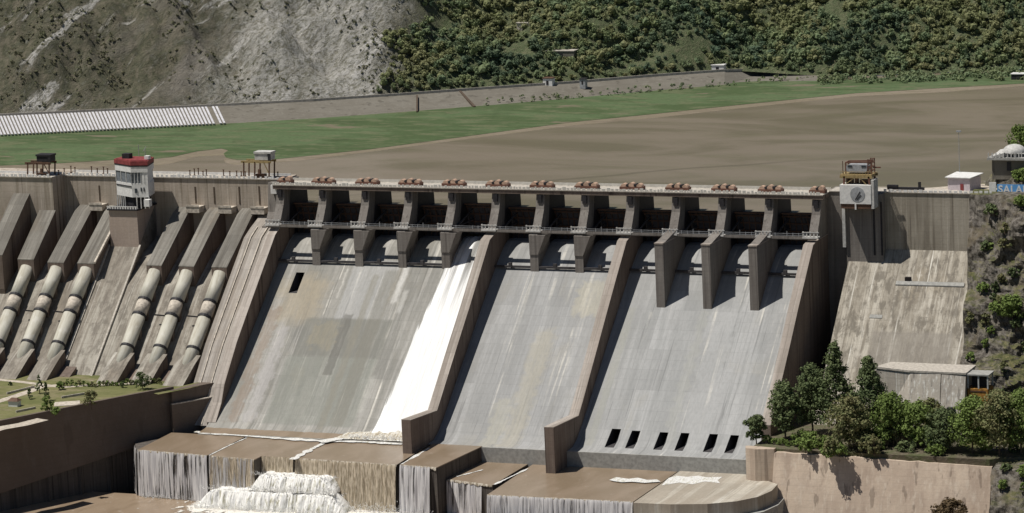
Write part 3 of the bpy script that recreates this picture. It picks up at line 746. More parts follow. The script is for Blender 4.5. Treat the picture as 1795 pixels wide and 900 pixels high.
# hoists on the bridge over every pier
def make_hoist(double):
    t = thing('gate_hoist', '', 'gate hoist', (0, -4, 0), 'tan gate hoists along the spillway bridge', absolute=False)
    xs_ = (-3.3, 0, 3.3) if double else (-1.5, 1.7)
    MB().box(xs_[0]-1.6, xs_[-1]+1.6, -1.7, 1.7, .25, 1.3).box(xs_[0]-1.6, xs_[0]-1.0, -1.5, 1.5, 0, .25).box(xs_[-1]+1.0, xs_[-1]+1.6, -1.5, 1.5, 0, .25).build('base_frame', M_['hoistb'], t)
    for j, xx in enumerate(xs_):
        q = MB()
        # rounded housing
        arc = [(xx+1.25*cos(a), 1.2+(1.3 if j != 1 else 1.7)*sin(a)) for a in [pi*i/8 for i in range(9)]]
        q.v = [(p[0], -1.4, p[1]) for p in arc]+[(p[0], 1.4, p[1]) for p in arc]
        n = 9; q.f = [tuple(range(n)), tuple(range(2*n-1, n-1, -1))]+[(i, i+n, (i+1) % n+n, (i+1) % n) for i in range(n)]
        dh = q.build('drum_housing', M_['copper'], t)
        if j < len(xs_)-1:
            xm = (xx+xs_[j+1])/2
            MB().bar((xm, -1.7, 1.9), (xm, 1.7, 1.9), .5, 10).box(xm-.5, xm+.5, -.9, .9, 1.3, 1.8).build('motor', M_['dark'], dh)
    return t
hd = make_hoist(True); hs = make_hoist(False)
for k in range(13):
    lab = ('small tan gate hoist at the left end of the bridge', 'small tan gate hoist at the right end of the bridge')[k > 6] if k in (0, 12) else 'tan gate hoist row over the %s pier from the left' % ORD[k]
    if k == 0: hs.location = (0.8, -4, 0); hs['label'] = lab
    elif k == 1: hd.location = (P-.9, -4, 0); hd['label'] = lab
    elif k == 12: copy_thing(hs, (12*P-.4, -4, 0), label=lab)
    else: copy_thing(hd, (k*P-.3, -4, 0), label=lab)

# ================================================================== RIGHT DAM
dr = thing('concrete_dam', 'streaked vertical concrete wall right of the crane, above the pale slope', 'dam', (265, 0, -60))
MB().prism([(0, 0), (0, -110), (14, -110), (14, 0)], 242.4, 305).build('wall', M_['wallr'], dr)
MB().prism([(0, -.2), (0, -60), (-30, -92), (-30, -110), (14, -110), (14, -.2)], 12*P+1.3, 242.4).build('recessed_wall', M_['pier'], dr)
sr = lambda y: -22.4+1.04*y
MB().prism([(.0, -22.3), (-60, sr(-60)), (-60, -112), (0, -112)], 242.2, 300).build('sloping_face', M_['sloper'], dr)
q = MB().box(12*P+3, 305, -.4, 9, 0, .35).build('crest_road', M_['coping'], dr)
q = MB(); x = 256
while x < 300: q.box(x, x+random.uniform(.8, 1.6), -.35, -.05, .35, random.uniform(1.0, 1.4)); x += 2.0
q.build('parapet', M_['white'], dr)
# wash-stained holes on the slope
pz = at(1592, 490, (0, -1.04, 1), -22.4)
MB().prism([(pz.y-1, pz.z-1.6), (pz.y-1, pz.z+.9), (pz.y+2, pz.z+.9), (pz.y+2, pz.z-1.6)], pz.x-1.1, pz.x+1.1).build('drain_hole', M_['darkgap'], dr)
q = MB(); a = at(1570, 500, (0, -1.04, 1), -22.4); b = at(1690, 503, (0, -1.04, 1), -22.4)
q.prism([(a.y-.3, a.z-.1), (a.y-.35, a.z+.35), (a.y+1, a.z+.9+.6)], a.x, b.x); q.build('ledge', M_['apron'], dr)
q = MB(); a = at(1535, 558, (0, -1.04, 1), -22.4)
q.prism([(a.y-.2, a.z-.1), (a.y-.22, a.z+.15), (a.y+1, a.z+1.2)], a.x-2.5, a.x+2.5); q.build('ledge', M_['apron'], dr)

# gate shaft with white box and emblem
cs = thing('crane_shaft', 'concrete shaft carrying a white box with a grey round emblem', 'shaft', (247, -2, -22))
MB().box(241.6, 256.3, -4.2, -.02, -32, .1).build('shaft', M_['pier'], cs)
for x in (252.6, 255.6): MB().box(x, x+.7, -4.5, -4.2, -24, -3).build('guide_rail', M_['dark'], cs)
MB().box(240.4, 241.6, -5.2, 0, -21, 0).build('side_column', M_['lgrey'], cs)
X0, X1, YF = 241.3, 253.8, -10.2
zt, zb = aty(1500, 325, YF).z, aty(1500, 358, YF).z
MB().box(X0, X1, YF, -4.25, zb, zt).build('front_panel', M_['white'], cs)
MB().box(X0+.3, X1-.3, YF+.3, -4.3, zb-1.9, zb).build('lower_beam', M_['rust'], cs)
MB().box(X0+5.9, X0+6.5, YF-.1, YF+.3, zb-2.2, zb).build('bracket', M_['white'], cs)
MB().box(X1, X1+1.1, YF+.2, -4.25, zb-1.8, zt+2).build('side_post', M_['lgrey'], cs)
dc = Vector((X0+7.1, YF, (zt+zb)/2+.1)); q = MB(); q.bar(dc, dc+Vector((0, -.12, 0)), 2.9, 28); em_ = q.build('emblem', M_['grey'], cs)
q = MB(); q.beam(dc+Vector((-.9, -.2, -2.1)), dc+Vector((1.1, -.2, 1.1)), .1, .35).beam(dc+Vector((-.2, -.2, -2.2)), dc+Vector((1.4, -.2, -.2)), .1, .3); q.build('mark', M_['dark'], em_)

# gantry crane above it
gc = thing('gantry_crane', 'rusty yellow gantry crane with grey machine house above the white box', 'crane', (248, -4, 0))
yb0, yb1 = -8.5, -1.0
q = MB()
for x in (242.2, 253.2):
    for y in (yb0, yb1): q.beam((x, y, .1), (x+(.6 if x < 245 else -.6), y, 7.5), .7, .7)
q.build('leg', M_['hoistb'], gc)
q = MB()
for y in (yb0, yb1): q.beam((241.0, y, 7.3), (254.0, y, 7.3), .7, 1.0)
for x in (242.4, 247.8, 253.0): q.beam((x, yb0, 7.2), (x, yb1, 7.2), .6, .8)
q.beam((242.5, yb0, 4), (247, yb0, 7), .3, .3).beam((252.8, yb0, 3), (249, yb0, 7), .3, .3)
q.build('girder', M_['yel'], gc)
MB().box(241.2, 253.8, yb0-.2, yb1+.2, 7.8, 8.2).build('platform', M_['yel'], gc)
q = MB()
for i in range(12):
    x = 241.4+i*1.1; q.box(x, x+.12, yb0-.15, yb0, 8.2, 9.3)
q.box(241.3, 253.8, yb0-.15, yb0, 9.2, 9.35); q.build('railing', M_['yel'], gc)
# machine house: rounded ends
arc = [(244.2+1.2*cos(a), 10.3+1.5*sin(a)) for a in [pi/2+pi*i/6 for i in range(7)]]
arc2 = [(250.4+1.2*cos(a), 10.3+1.5*sin(a)) for a in [-pi/2+pi*i/6 for i in range(7)]]
pp = arc+arc2; n = len(pp); q = MB()
q.v = [(p[0], -7.2, p[1]) for p in pp]+[(p[0], -2.6, p[1]) for p in pp]
q.f = [tuple(range(n)), tuple(range(2*n-1, n-1, -1))]+[(i, i+n, (i+1) % n+n, (i+1) % n) for i in range(n)]
q.build('machine_house', M_['grey'], gc)
for x in (243.9, 249.4): MB().box(x, x+1.7, -7.35, -7.2, 10.9, 11.6).build('window', M_['glass'], gc)
q = MB()
for x in (251.9, 253.4):
    for y in (-7, -3): q.beam((x, y, 8), (x, y, 14), .35, .35)
for z in (9.5, 11, 12.5, 13.8): q.beam((251.9, -7, z), (253.4, -7, z), .25, .25).beam((251.9, -3, z), (253.4, -3, z), .25, .25).beam((253.4, -7, z), (253.4, -3, z), .25, .25)
for z in (8.6, 10.1, 11.6): q.beam((251.9, -7, z), (253.4, -7, z+1.5), .2, .2)
MB().beam((241.8, -7, 8), (241.8, -7, 13.2), .25, .25).build('pole', M_['rust'], gc)
q.beam((253.4, -5, 10.6), (256.4, -5, 10.6), .5, .5)
q.beam((243, -7, 8.3), (243, -7, 12.6), .45, .45).beam((243, -7, 12.6), (253, -7, 12.9), .4, .5).beam((243, -3, 12.6), (253, -3, 12.9), .4, .5).beam((243, -3, 8.3), (243, -3, 12.6), .45, .45).beam((243, -7, 12.6), (243, -3, 12.6), .4, .4)
q.build('mast', M_['hoistb'], gc)
for x in (244.2, 248.9): MB().box(x, x+3.3, -8.2, -6.0, .1, 2.6).build('tank', M_['white'], gc)
q = MB()
for x in (242.8, 244.3, 246.3): q.box(x, x+1.0, -6.4, -4, 2.6, 6.4)
q.box(248.3, 252.6, -6.4, -4, 3.5, 5.8); q.build('winch', M_['rust'], gc)
# dark lifting beam lying on the crest
o = MB().box(256.8, 271.5, 1.6, 2.8, .9, 1.9).box(256.8, 261, 1.4, 3.0, 1.9, 2.7).box(269.2, 270.2, 1.8, 2.6, 1.9, 4.0).box(258, 258.6, 1.6, 2.8, .35, .9).box(270, 270.6, 1.6, 2.8, .35, .9).build('lifting_beam', M_['dark'])
tag(o, 'long dark steel lifting beam lying on the crest right of the crane', 'beam')

# two cranes on the left crest
def frame_crane(label, u0, u1, vt, vb, mtop, y=3.0, house=True, tall=1.0):
    a = aty(u0, vb, y); b = aty(u1, vb, y); h = aty((u0+u1)/2, vt, y).z-.95
    t = thing('gantry_crane', label, 'crane', ((a.x+b.x)/2, y, .95), 'small gantry cranes on the left crest')
    q = MB()
    for x in (a.x, a.x+(b.x-a.x)*.42, b.x-.4):
        for yy in (y-2.5, y+2.5):
            q.beam((x, yy, .95), (x+.5, yy, .95+h*.62), .5, .5)
    q.build('leg', M_['rust'], t)
    q = MB()
    for yy in (y-2.5, y+2.5): q.beam((a.x-.8, yy, .95+h*.62), (b.x+.8, yy, .95+h*.62), .5, .9)
    q.beam((b.x-.4, y-2.5, .95+h*.2), (b.x-2.5, y-2.5, .95+h*.6), .3, .3); q.build('girder', M_['yel'] if house else M_['rust'], t)
    mx = (a.x+b.x)/2
    MB().box(mx-.6, b.x+.6, y-2.2, y+2.2, .95+h*.69, .95+h*.93).build('machine_house', mtop, t)
    MB().box(mx-.9, b.x+.9, y-2.5, y+2.5, .95+h*.93, .95+h).build('roof', mtop, t)
    MB().box(b.x-.6, b.x+.7, y-2.4, y-2.2, .95+h*.6, .95+h*.98).build('end_panel', M_['dark'], t)
    MB().box(mx-1.2, mx+3.0, y-1, y+1, .95, 2.6).box(mx-.3, mx+.8, y-.5, y+.5, 2.6, 4.4).build('winch', M_['rust'], t)
    return t
frame_crane('gantry crane with pale roof on rusty legs at the bridge end', 432, 478, 265, 315, M_['lgrey'])
frame_crane('low dark gantry crane on the crest left of the control tower', 53, 92, 270, 302, M_['dark'], y=-5, house=False)
# dark lamp stubs on the crest
for i, u in enumerate((103, 113, 125, 132, 161, 171, 182, 189, 333, 341, 348, 356, 362, 392, 403, 415, 423, 430, 487)):
    p = aty(u, 310, 5 if u > 112 else -4); z = .95 if u > 112 else 1.65
    h = random.uniform(1.6, 3.0)
    o = MB().bar((p.x, p.y, z), (p.x+.1, p.y, z+h), .22, 6).box(p.x-.4, p.x+.4, p.y-.3, p.y+.3, z, z+.35).box(p.x-.28, p.x+.38, p.y-.25, p.y+.25, z+h, z+h+.3).build('crest_post', M_['rust'])
    tag(o, 'short dark post standing on the pale dam crest', 'post', 'dark posts on the left dam crest')

# hut, pole, sign, pavilion on the right crest
ht = thing('hut', 'small pale lilac hut with a bright metal roof on the right crest', 'hut', (285, 8, 0))
q = [(279.6, 7), (288.8, 5.2), (291.2, 12.5), (281.5, 14)]
MB().plan(q, .3, 5.2).build('wall', M_['lilac'], ht)
MB().add([(278.7, 6.2, 5.2), (289.3, 4.4, 5.3), (292.3, 13, 6.0), (281, 15, 6.0), (278.7, 6.2, 5.5), (289.3, 4.4, 5.6), (292.3, 13, 6.3), (281, 15, 6.3)], [(3, 2, 1, 0), (4, 5, 6, 7), (0, 1, 5, 4), (1, 2, 6, 5), (2, 3, 7, 6), (3, 0, 4, 7)]).build('roof', M_['white'], ht)
MB().box(284.9, 286.2, 5.55, 6.2, .3, 2.9).build('door', M_['red'], ht)
struct(MB().add([(262, 4, .36), (300, -1, .36), (420, -1, 1), (420, 40, 1), (300, 30, .3), (276, 16, .2)], [(0, 1, 2, 3, 4, 5)]).build('crest_yard', M_['path']))
p = aty(1682, 300, 14)
pl = thing('lamp_post', 'tall thin lamp post rising behind the lilac hut', 'lamp post', (p.x, 14, 0))
MB().bar((p.x, 14, 0), (p.x, 14, aty(1682, 232, 14).z), .16, 6, .1).build('pole', M_['grey'], pl)
zz = aty(1682, 232, 14).z; MB().box(p.x-.9, p.x+.9, 13.7, 14.3, zz, zz+.6).build('lamp_head', M_['grey'], pl)
p0 = aty(1734, 330, 2); p1 = aty(1746, 330, 2)
sg = thing('sign', 'blue roadside sign board with white capital letters', 'sign', (305, 2, 0))
zt = aty(1734, 320, 2).z; zb = aty(1740, 341, 2).z
MB().box(p0.x, p1.x, 1.9, 2.3, zb-.2, zt).build('white_pillar', M_['white'], sg)
MB().box(p1.x+.4, p1.x+21, 2.05, 2.25, zb-.1, zt-.7).build('board', M_['blue'], sg)
for i in range(5): MB().box(p1.x+2+i*4, p1.x+2.3+i*4, 2.25, 2.5, -3, zt-.8).build('post', M_['grey'], sg)
fc = bpy.data.curves.new('letters', 'FONT'); fc.body = 'SALAL'; fc.size = 3.9; fc.extrude = .06; fc.offset = .09; fc.space_character = 1.08
fo = bpy.data.objects.new('letters_tmp', fc); COL.objects.link(fo)
dg = bpy.context.evaluated_depsgraph_get(); me = bpy.data.meshes.new_from_object(fo.evaluated_get(dg)); bpy.data.objects.remove(fo)
me.materials.clear(); me.materials.append(M_['white'])
for vv in me.vertices: vv.co = Vector((p1.x+.9+vv.co.x, 2.0-vv.co.z, zb+.75+vv.co.y))
lt = bpy.data.objects.new('lettering', me); COL.objects.link(lt); lt.parent = sg; lt.matrix_parent_inverse = Matrix.Translation(-sg.location)

# pavilion on a knoll at the right edge
kn = sheet(lambda a, b: (lambda x, y: (x, y, -1+13.0*max(0, 1-((x-322)/32)**2-((y-24)/17)**2)**.6*(1)+noise.fractal(Vector((x*.2, y*.2, 0)), 1, 2, 4)*1.2))(286+80*a, 4+44*b), 60, 40)
struct(kn.build('knoll', M_['rock'], smooth=True))
pv = thing('pavilion', 'grey round-roofed viewing pavilion on a knoll at the right edge', 'pavilion', (305, 18, 12))
c = aty(1737, 268, 18); d = aty(1795, 272, 18)
MB().box(c.x, d.x+14, 12, 26, d.z-1.3, d.z-.4).build('terrace_slab', M_['apron'], pv)
MB().box(c.x+1.5, d.x+13, 13.5, 25, d.z-9, d.z-1.3).build('basement', M_['emb'], pv)
MB().box(301.5, 303.0, 13.2, 13.6, d.z-5.5, d.z-2.2).build('doorway', M_['dark'], pv)
for i in range(9): MB().box(c.x+.3+i*1.5, c.x+.7+i*1.5, 12.1, 12.4, d.z-.4, d.z+1.5).build('baluster', M_['lgrey'], pv)
def dome(cx, cy, cz, rx, ry, rz, n1=18, n2=6):
    return sheet(lambda a, b: (cx+rx*cos(2*pi*a)*cos(pi/2*b), cy+ry*sin(2*pi*a)*cos(pi/2*b), cz+rz*sin(pi/2*b)), n1, n2)
dome(aty(1778, 262, 18).x, 18, d.z+1.2, 4.6, 5, 3.0).build('domed_roof', M_['lgrey'], pv, True)
x_ = aty(1778, 262, 18).x
for i in range(8): MB().box(x_-3.9+i*1.05, x_-3.5+i*1.05, 14.6, 15.0, d.z-.4, d.z+1.6).build('column', M_['lgrey'], pv)
MB().add([(c.x+2, 13, d.z+.2), (x_-3, 13, d.z+1.4), (x_-3, 22, d.z+2.2), (c.x+2.6, 22, d.z+1.4), (c.x+2, 13, d.z-.2), (x_-3, 13, d.z-.2), (x_-3, 22, d.z-.2), (c.x+2.6, 22, d.z-.2)],
         [(0, 1, 2, 3), (7, 6, 5, 4), (0, 4, 5, 1), (1, 5, 6, 2), (2, 6, 7, 3), (3, 7, 4, 0)]).build('side_roof', M_['lgrey'], pv)

# ================================================================== ABUTMENT, TERRACE
def abpt(a, b):
    x = 290.5+130*a+max(0, min(6, 14*b-1.5))*(1-a)
    PR = [(1.2, 5), (0.2, -2), (-20, -9), (-34, -16), (-38, -26), (-54, -34), (-60, -46), (-70, -50), (-79, -62), (-82, -100), (-93, -112), (-112, -122)]
    t = b*(len(PR)-1); i = min(int(t), len(PR)-2); f = t-i
    z = PR[i][0]*(1-f)+PR[i+1][0]*f; y = PR[i][1]*(1-f)+PR[i+1][1]*f
    e = min(1, a*7)
    y += (-3.0-6*a)*1*e if z < -5 else -1*e
    v = Vector((x*.07, y*.07, z*.07)); n_ = noise.fractal(v, .9, 2.1, 6); n2 = noise.noise(Vector((x*.025+3, z*.03, 5)))
    k = min(1, max(0, (1.0-z)/6))*min(1, .3+a*3)
    if x < 325 and z < -79: y = max(y, -93)
    flat = 1 if z > -74 else .25
    rg = 1-2*abs(noise.noise(Vector((x*.11, y*.1, z*.13+7)))); rg2 = 1-2*abs(noise.noise(Vector((x*.31, y*.3, z*.27+3))))
    y -= (n_*6+n2*8+rg*3.2+rg2*1.5)*k*flat; z += n_*2.6*k*flat; x += n_*2.0*k*min(1, a*12)
    if x < 291 and z < -20: x += max(0, (-z-40)*0)
    return (x, y, z)
ab = sheet(abpt, 150, 200)
struct(ab.build('rocky_abutment', M_['rock']))
TZ = -80.3
struct(MB().plan([(231.5, -97.2), (322, -98.5), (336, -90), (336, -50), (231.5, -50)], -112, TZ).build('terrace', M_['soil']))
rw = thing('retaining_wall', 'tan concrete retaining wall below the trees at lower right', 'retaining wall', (275, -99, -112))
a = [(230.2, -98.5), (240.3, -97.8), (241.0, -99.0), (322.5, -100.0), (324.5, -99.0), (324, -97), (230.2, -96.5)]
zl = [aty(1310, 785, -98).z]
MB().plan([(228.9, -96), (230.0, -99.6), (234, -101.0), (241, -99.4), (241, -97), (230, -95.5)], -112, -80.0).build('curved_end', M_['ret'], rw)
m = MB(); n = 24
for i in range(n+1):
    x = 241.0+82*i/n; zt_ = -81.2-1.6*i/n + noise.noise(Vector((x*.3, 0, 0)))*.5
    m.v += [(x, -108.5, -112), (x, -99.3, zt_), (x, -97.2, zt_), (x, -97.2, -112)]
for i in range(n):
    for j in range(4): m.f.append((i*4+j, i*4+(j+1) % 4, i*4+4+(j+1) % 4, i*4+4+j))
m.f += [(0, 1, 2, 3), (n*4+3, n*4+2, n*4+1, n*4)]
m.build('wall', M_['ret'], rw)
# valve house between slope and trees
vh = thing('valve_house', 'stained windowless concrete block house among the trees at right', 'building', (282, -66, TZ))
y0 = -64.0
xl = aty(1600, 660, y0).x; xr_ = aty(1693, 660, y0).x; zt_ = aty(1640, 655, y0).z; xm = aty(1650, 660, y0).x
xw = aty(1560, 660, y0+9).x
def batter(pts, z0, z1, d):
    n = len(pts); m = MB(); m.v = [(p[0], p[1]-(d if p[1] < y0+2 else 0), z0) for p in pts]+[(p[0], p[1], z1) for p in pts]
    m.f = [tuple(range(n-1, -1, -1)), tuple(range(n, 2*n))]+[(i, (i+1) % n, (i+1) % n+n, i+n) for i in range(n)]; return m
batter([(xl-1, y0+.6), (xm-.15, y0), (xm-.15, y0+14), (xw-1.0, y0+14), (xw-4, y0+5)], TZ-1, zt_, 6).build('main_block', M_['lime'], vh)
batter([(xm+.15, y0-.1), (xr_, y0-.1), (xr_, y0+13), (xm+.15, y0+13)], TZ-1, zt_-.3, 6).build('side_block', M_['lime'], vh)
MB().plan([(xl-1.3, y0+.3), (xr_+.2, y0-.4), (xr_+.2, y0+14), (xw-1.2, y0+14.4), (xw-4.3, y0+4.8)], zt_+.01, zt_+.7).build('roof', M_['coping'], vh)
p = aty(1666, 722, y0-4.6); MB().box(p.x-1.3, p.x+1.3, y0-5.2, y0-1, p.z-1.4, p.z+1.5).build('opening', M_['dark'], vh)
oc = thing('steel_cabin', 'ochre rusty steel cabin with open upper deck beside the block house', 'cabin', (xr_+5, -62, TZ))
xa, xb = xr_+.4, xr_+8.2
z1 = aty(1700, 682, y0).z
MB().box(xa, xb, y0+.5, y0+8, TZ-1, z1).build('cladding', M_['orange'], oc)
for x in (xa, (xa+xb)/2, xb-.4):
    MB().box(x, x+.5, y0+.5, y0+1, z1+.01, zt_-.4).build('post', M_['lgrey'], oc); MB().box(x, x+.5, y0+7.4, y0+8, z1+.01, zt_-.4).build('post', M_['lgrey'], oc)
MB().box(xa+.8, xb-1.0, y0+4, y0+4.3, z1+.02, zt_-.5).build('rear_panel', M_['dark'], oc)
MB().box(xa-.3, xb+.4, y0+.2, y0+8.3, zt_-.4, zt_+.1).build('roof', M_['apron'], oc)
q = MB().box(xa+1, xb-1, y0+.38, y0+.48, z1-1.2, z1-.7).box(xa+5, xa+6.5, y0+.36, y0+.5, z1-8, z1-6); q.build('dark_trim', M_['rust'], oc)

# ================================================================== GARDEN AND LEFT WALL
struct(MB().plan([(-330, -300), (-128, -300), (-56.5, -158), (-31, -110), (-16.5, -85), (-4, -66), (-4, -60), (-330, -60)], -112, GZ).build('garden_ground', M_['lawn']))
lw = thing('retaining_wall', 'tall dark shaded retaining wall along the stilling basin at left', 'retaining wall', (-30, -120, -106))
T_ = [(-14.0, -84.5), (-27, -107), (-53, -156), (-110, -270)]
Tb = [-88.0, -91.5, -97.5, -105]
m = MB()
for (tx, ty_), zb_ in zip(T_, Tb):
    nx_, ny_ = .88, -.47
    m.v += [(tx+nx_*.9, ty_+ny_*.9, zb_), (tx, ty_, -69.6), (tx-nx_*1.5, ty_-ny_*1.5, -69.6), (tx-nx_*1.5, ty_-ny_*1.5, zb_)]
for i in range(3):
    for j in range(4): m.f.append((i*4+j, i*4+(j+1) % 4, i*4+4+(j+1) % 4, i*4+4+j))
m.f += [(0, 1, 2, 3), (15, 14, 13, 12)]
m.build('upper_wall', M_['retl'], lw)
m = MB()
for (tx, ty_), zb_ in zip(T_, Tb): m.v += [(tx-.6, ty_+.3, -112), (tx-.6, ty_+.3, zb_+.5), (tx-6, ty_+3, zb_+.5), (tx-6, ty_+3, -112)]
for i in range(3):
    for j in range(4): m.f.append((i*4+j, i*4+(j+1) % 4, i*4+4+(j+1) % 4, i*4+4+j))
m.f += [(0, 1, 2, 3), (15, 14, 13, 12)]
m.build('lower_wall', M_['block'], lw)
for y in (-100, -112, -124, -137, -150):
    x = -27+(y+107)*.531; MB().box(x-2.5, x+.2, y-.8, y+.8, -112, -91.7+(y+107)*.12).build('buttress', M_['block'], lw)
MB().plan([(-24, -101), (-12.5, -121), (-13.2, -90.5), (-10, -80), (-18, -80)], -112, -88.5).build('corner_wall', M_['block'], lw)
# stepped piece between the wall and the training wall
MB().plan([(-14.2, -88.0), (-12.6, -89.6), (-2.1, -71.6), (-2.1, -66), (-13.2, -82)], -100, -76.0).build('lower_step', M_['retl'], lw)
q = MB().beam((-13.0, -89.0, -75.8), (-2.1, -71.6, -75.8), 1.0, .4); q.build('coping', M_['capb'], lw)
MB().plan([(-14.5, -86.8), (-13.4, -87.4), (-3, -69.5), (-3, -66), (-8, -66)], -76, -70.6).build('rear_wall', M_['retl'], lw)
# garden paths
def strip(pix, w_, z, name, mat):
    pts = [atz(u, v, z) for u, v in pix]; m = MB()
    for i, p in enumerate(pts):
        d = (pts[min(i+1, len(pts)-1)]-pts[max(i-1, 0)]); d.z = 0; d.normalize(); nrm = Vector((-d.y, d.x, 0))*w_/2
        m.v += [tuple(p+nrm), tuple(p-nrm)]
    m.f = [(2*i, 2*i+1, 2*i+3, 2*i+2) for i in range(len(pts)-1)]
    return m.build(name, mat)
struct(strip([(-30, 712), (20, 697), (55, 685), (72, 678), (100, 676)], 4.5, GZ+.02, 'path', M_['path']))
struct(strip([(-20, 664), (40, 670), (70, 674), (110, 679), (150, 676), (230, 672)], 3.0, GZ+.06, 'path', M_['path']))
struct(strip([(-20, 757), (0, 751), (40, 744), (75, 735)], 6.5, GZ+.10, 'path', M_['path']))
struct(strip([(95, 709), (140, 706)], 8, GZ+.14, 'courtyard', M_['capb']))
struct(strip([(270, 690), (320, 680), (372, 668)], 6, GZ+.30, 'grass_bank', M_['lawn']))
for (u0, v0, u1, v1, lab) in ((28, 722, 62, 715, 'low pale garden wall left of the courtyard'), (108, 697, 150, 690, 'low pale kerb wall above the courtyard'), (12, 690, 60, 678, 'low brown kerb beside the garden path')):
    o = MB().beam(atz(u0, v0, GZ+.4), atz(u1, v1, GZ+.4), .5, .9).build('garden_wall', M_['coping']); tag(o, lab, 'wall')
gb = thing('garden_kiosk', 'small white garden kiosk beside the path at lower left', 'kiosk', atz(26, 712, GZ))
q = MB().box(-2, 2, -1.5, 1.5, 0, 2.2); o = q.build('wall', M_['white']); o.parent = gb
q = MB().add([(-2.4, -1.9, 2.2), (2.4, -1.9, 2.2), (2.4, 1.9, 2.2), (-2.4, 1.9, 2.2), (-1.2, 0, 3.4), (1.2, 0, 3.4)], [(0, 3, 2, 1), (0, 1, 5, 4), (1, 2, 5), (2, 3, 4, 5), (3, 0, 4)]); o = q.build('roof', M_['rust']); o.parent = gb

# ================================================================== BUCKET BLOCKS AND WATER
ZA, ZB = -86.9, -92.3
blk = [('leftmost flat water-covered block with thin falls on its face', [(-13, -90.5), (20.2, -90.5), (20.0, -124.5), (-12.0, -121)], ZA),
       ('water-covered block between two diagonal joints behind the foam', [(21.3, -90.5), (55.5, -90.5), (55.2, -121), (41.5, -121), (41.5, -127), (21.0, -124.6)], ZA),
       ('wide water-covered block right of the foam with silty falls', [(56.6, -90.5), (98.4, -90.5), (99.6, -124), (56.4, -122)], ZA),
       ('block below the first wall nose with white falls', [(100.2, -90.6), (120.8, -90.6), (117.5, -127.5), (102, -126)], ZA+.6),
       ('small lower block between the noses', [(119.2, -90.7), (139.6, -90.7), (139.4, -126), (118.8, -121)], ZB),
       ('broad lower slab right of the second wall nose', [(141.6, -90.7), (200, -90.7), (200, -139.5), (143.2, -140.5)], ZB)]
bo = []
for lab, pts, z in blk:
    o = thing('apron_block', 'concrete '+lab, 'concrete block', (sum(p[0] for p in pts)/len(pts), -110, -112), 'blocks of the spillway apron')
    MB().plan(pts, -112, z-.35).build('body', M_['block'], o)
    MB().plan([(p[0], p[1]) for p in pts], z-.34, z).build('wet_top', M_['mud'], o)
    bo.append(o)
# water on the strip at the chute foot and pools
struct(sheet(lambda a, b: (-1+99*a, -71.5-18.5*b, -84.1-2.4*b+.15*noise.noise(Vector((a*40, b*6, 0)))), 80, 14).build('water', M_['mud'], smooth=True))
struct(MB().box(-300, 330, -400, -119, -111.9, -105.2).build('pool_water', M_['pool']))
# right pad with curved front and a step below
pd = thing('apron_block', 'dry tan curved concrete pad with two steps at lower right', 'concrete block', (222, -115, -112), 'blocks of the spillway apron')
cur = [(201, -142.0), (215, -141.4), (228, -138), (237, -132), (242.5, -124), (244.5, -114), (243.5, -104), (238, -99.5), (229.2, -97)]
MB().plan([(201, -90.7)]+[(201, -142)]+cur[1:]+[(229, -90.7)], -112, -92.0).build('upper_pad', M_['pad'], pd)
c2 = [(201, -146)]+[(222+(x-222)*1.06+1, -112+(y+112)*1.09) for x, y in cur[1:-1]]+[(231, -100)]
MB().plan([(201, -100)]+c2, -112, -97.2).build('lower_pad', M_['apron'], pd)
struct(poly([atz(u, v, -91.98) for u, v in ((1068, 842), (1080, 837), (1102, 840), (1118, 838), (1135, 842), (1152, 841), (1158, 845), (1130, 847), (1108, 845), (1090, 846), (1076, 844))], -91.9).build('puddle_glint', M_['foam']))  # bright reflections on the wet concrete, put in as white patches
struct(poly([atz(u, v, -91.9) for u, v in ((1172, 838), (1186, 834), (1205, 836), (1224, 834), (1240, 837), (1266, 836), (1258, 842), (1262, 847), (1236, 844), (1214, 849), (1190, 846), (1160, 851), (1166, 844))], -91.93).build('puddle_glint', M_['foam']))
# foam lines along the joints
def foamline(pix, w_, z, mat='foam'):
    pts = [atz(u, v, z) for u, v in pix]; m = MB(); R = []
    for a, b in zip(pts, pts[1:]):
        k = max(2, int((b-a).length/1.5)); R += [a.lerp(b, i/k) for i in range(k)]
    R.append(pts[-1])
    for i, p in enumerate(R):
        d = (R[min(i+1, len(R)-1)]-R[max(i-1, 0)]); d.z = 0; d.normalize(); nn = Vector((-d.y, d.x, 0))
        ww = w_*(.35+1.3*abs(noise.noise(p*.22)))
        for s_, h in ((-1, 0), (-.4, .3), (.4, .3), (1, 0)):
            q = p+nn*ww/2*s_; m.v.append((q.x, q.y, z+.05+h*(.1+.3*abs(noise.noise(p*.8)))))
    for i in range(len(R)-1):
        for j in range(3): m.f.append((4*i+j, 4*i+j+1, 4*i+5+j, 4*i+4+j))
    return tag(m.build('foam', M_[mat], smooth=True), kind='stuff')
foamline([(342, 757), (400, 762), (480, 768), (560, 773), (640, 775), (705, 779)], 3.6, -86.6)
foamline([(560, 775), (600, 768), (660, 766), (712, 766)], 7, -86.2)
foamline([(572, 775), (545, 788), (512, 806)], 3.2, -86.7)
foamline([(432, 768), (400, 782), (366, 799)], 1.0, -86.8)
foamline([(752, 786), (728, 800), (704, 814)], 1.5, -86.3)
foamline([(846, 836-12), (800, 836)], 1.2, ZB+.1)
foamline([(925, 822), (900, 834), (866, 850)], 1.6, ZB+.1)
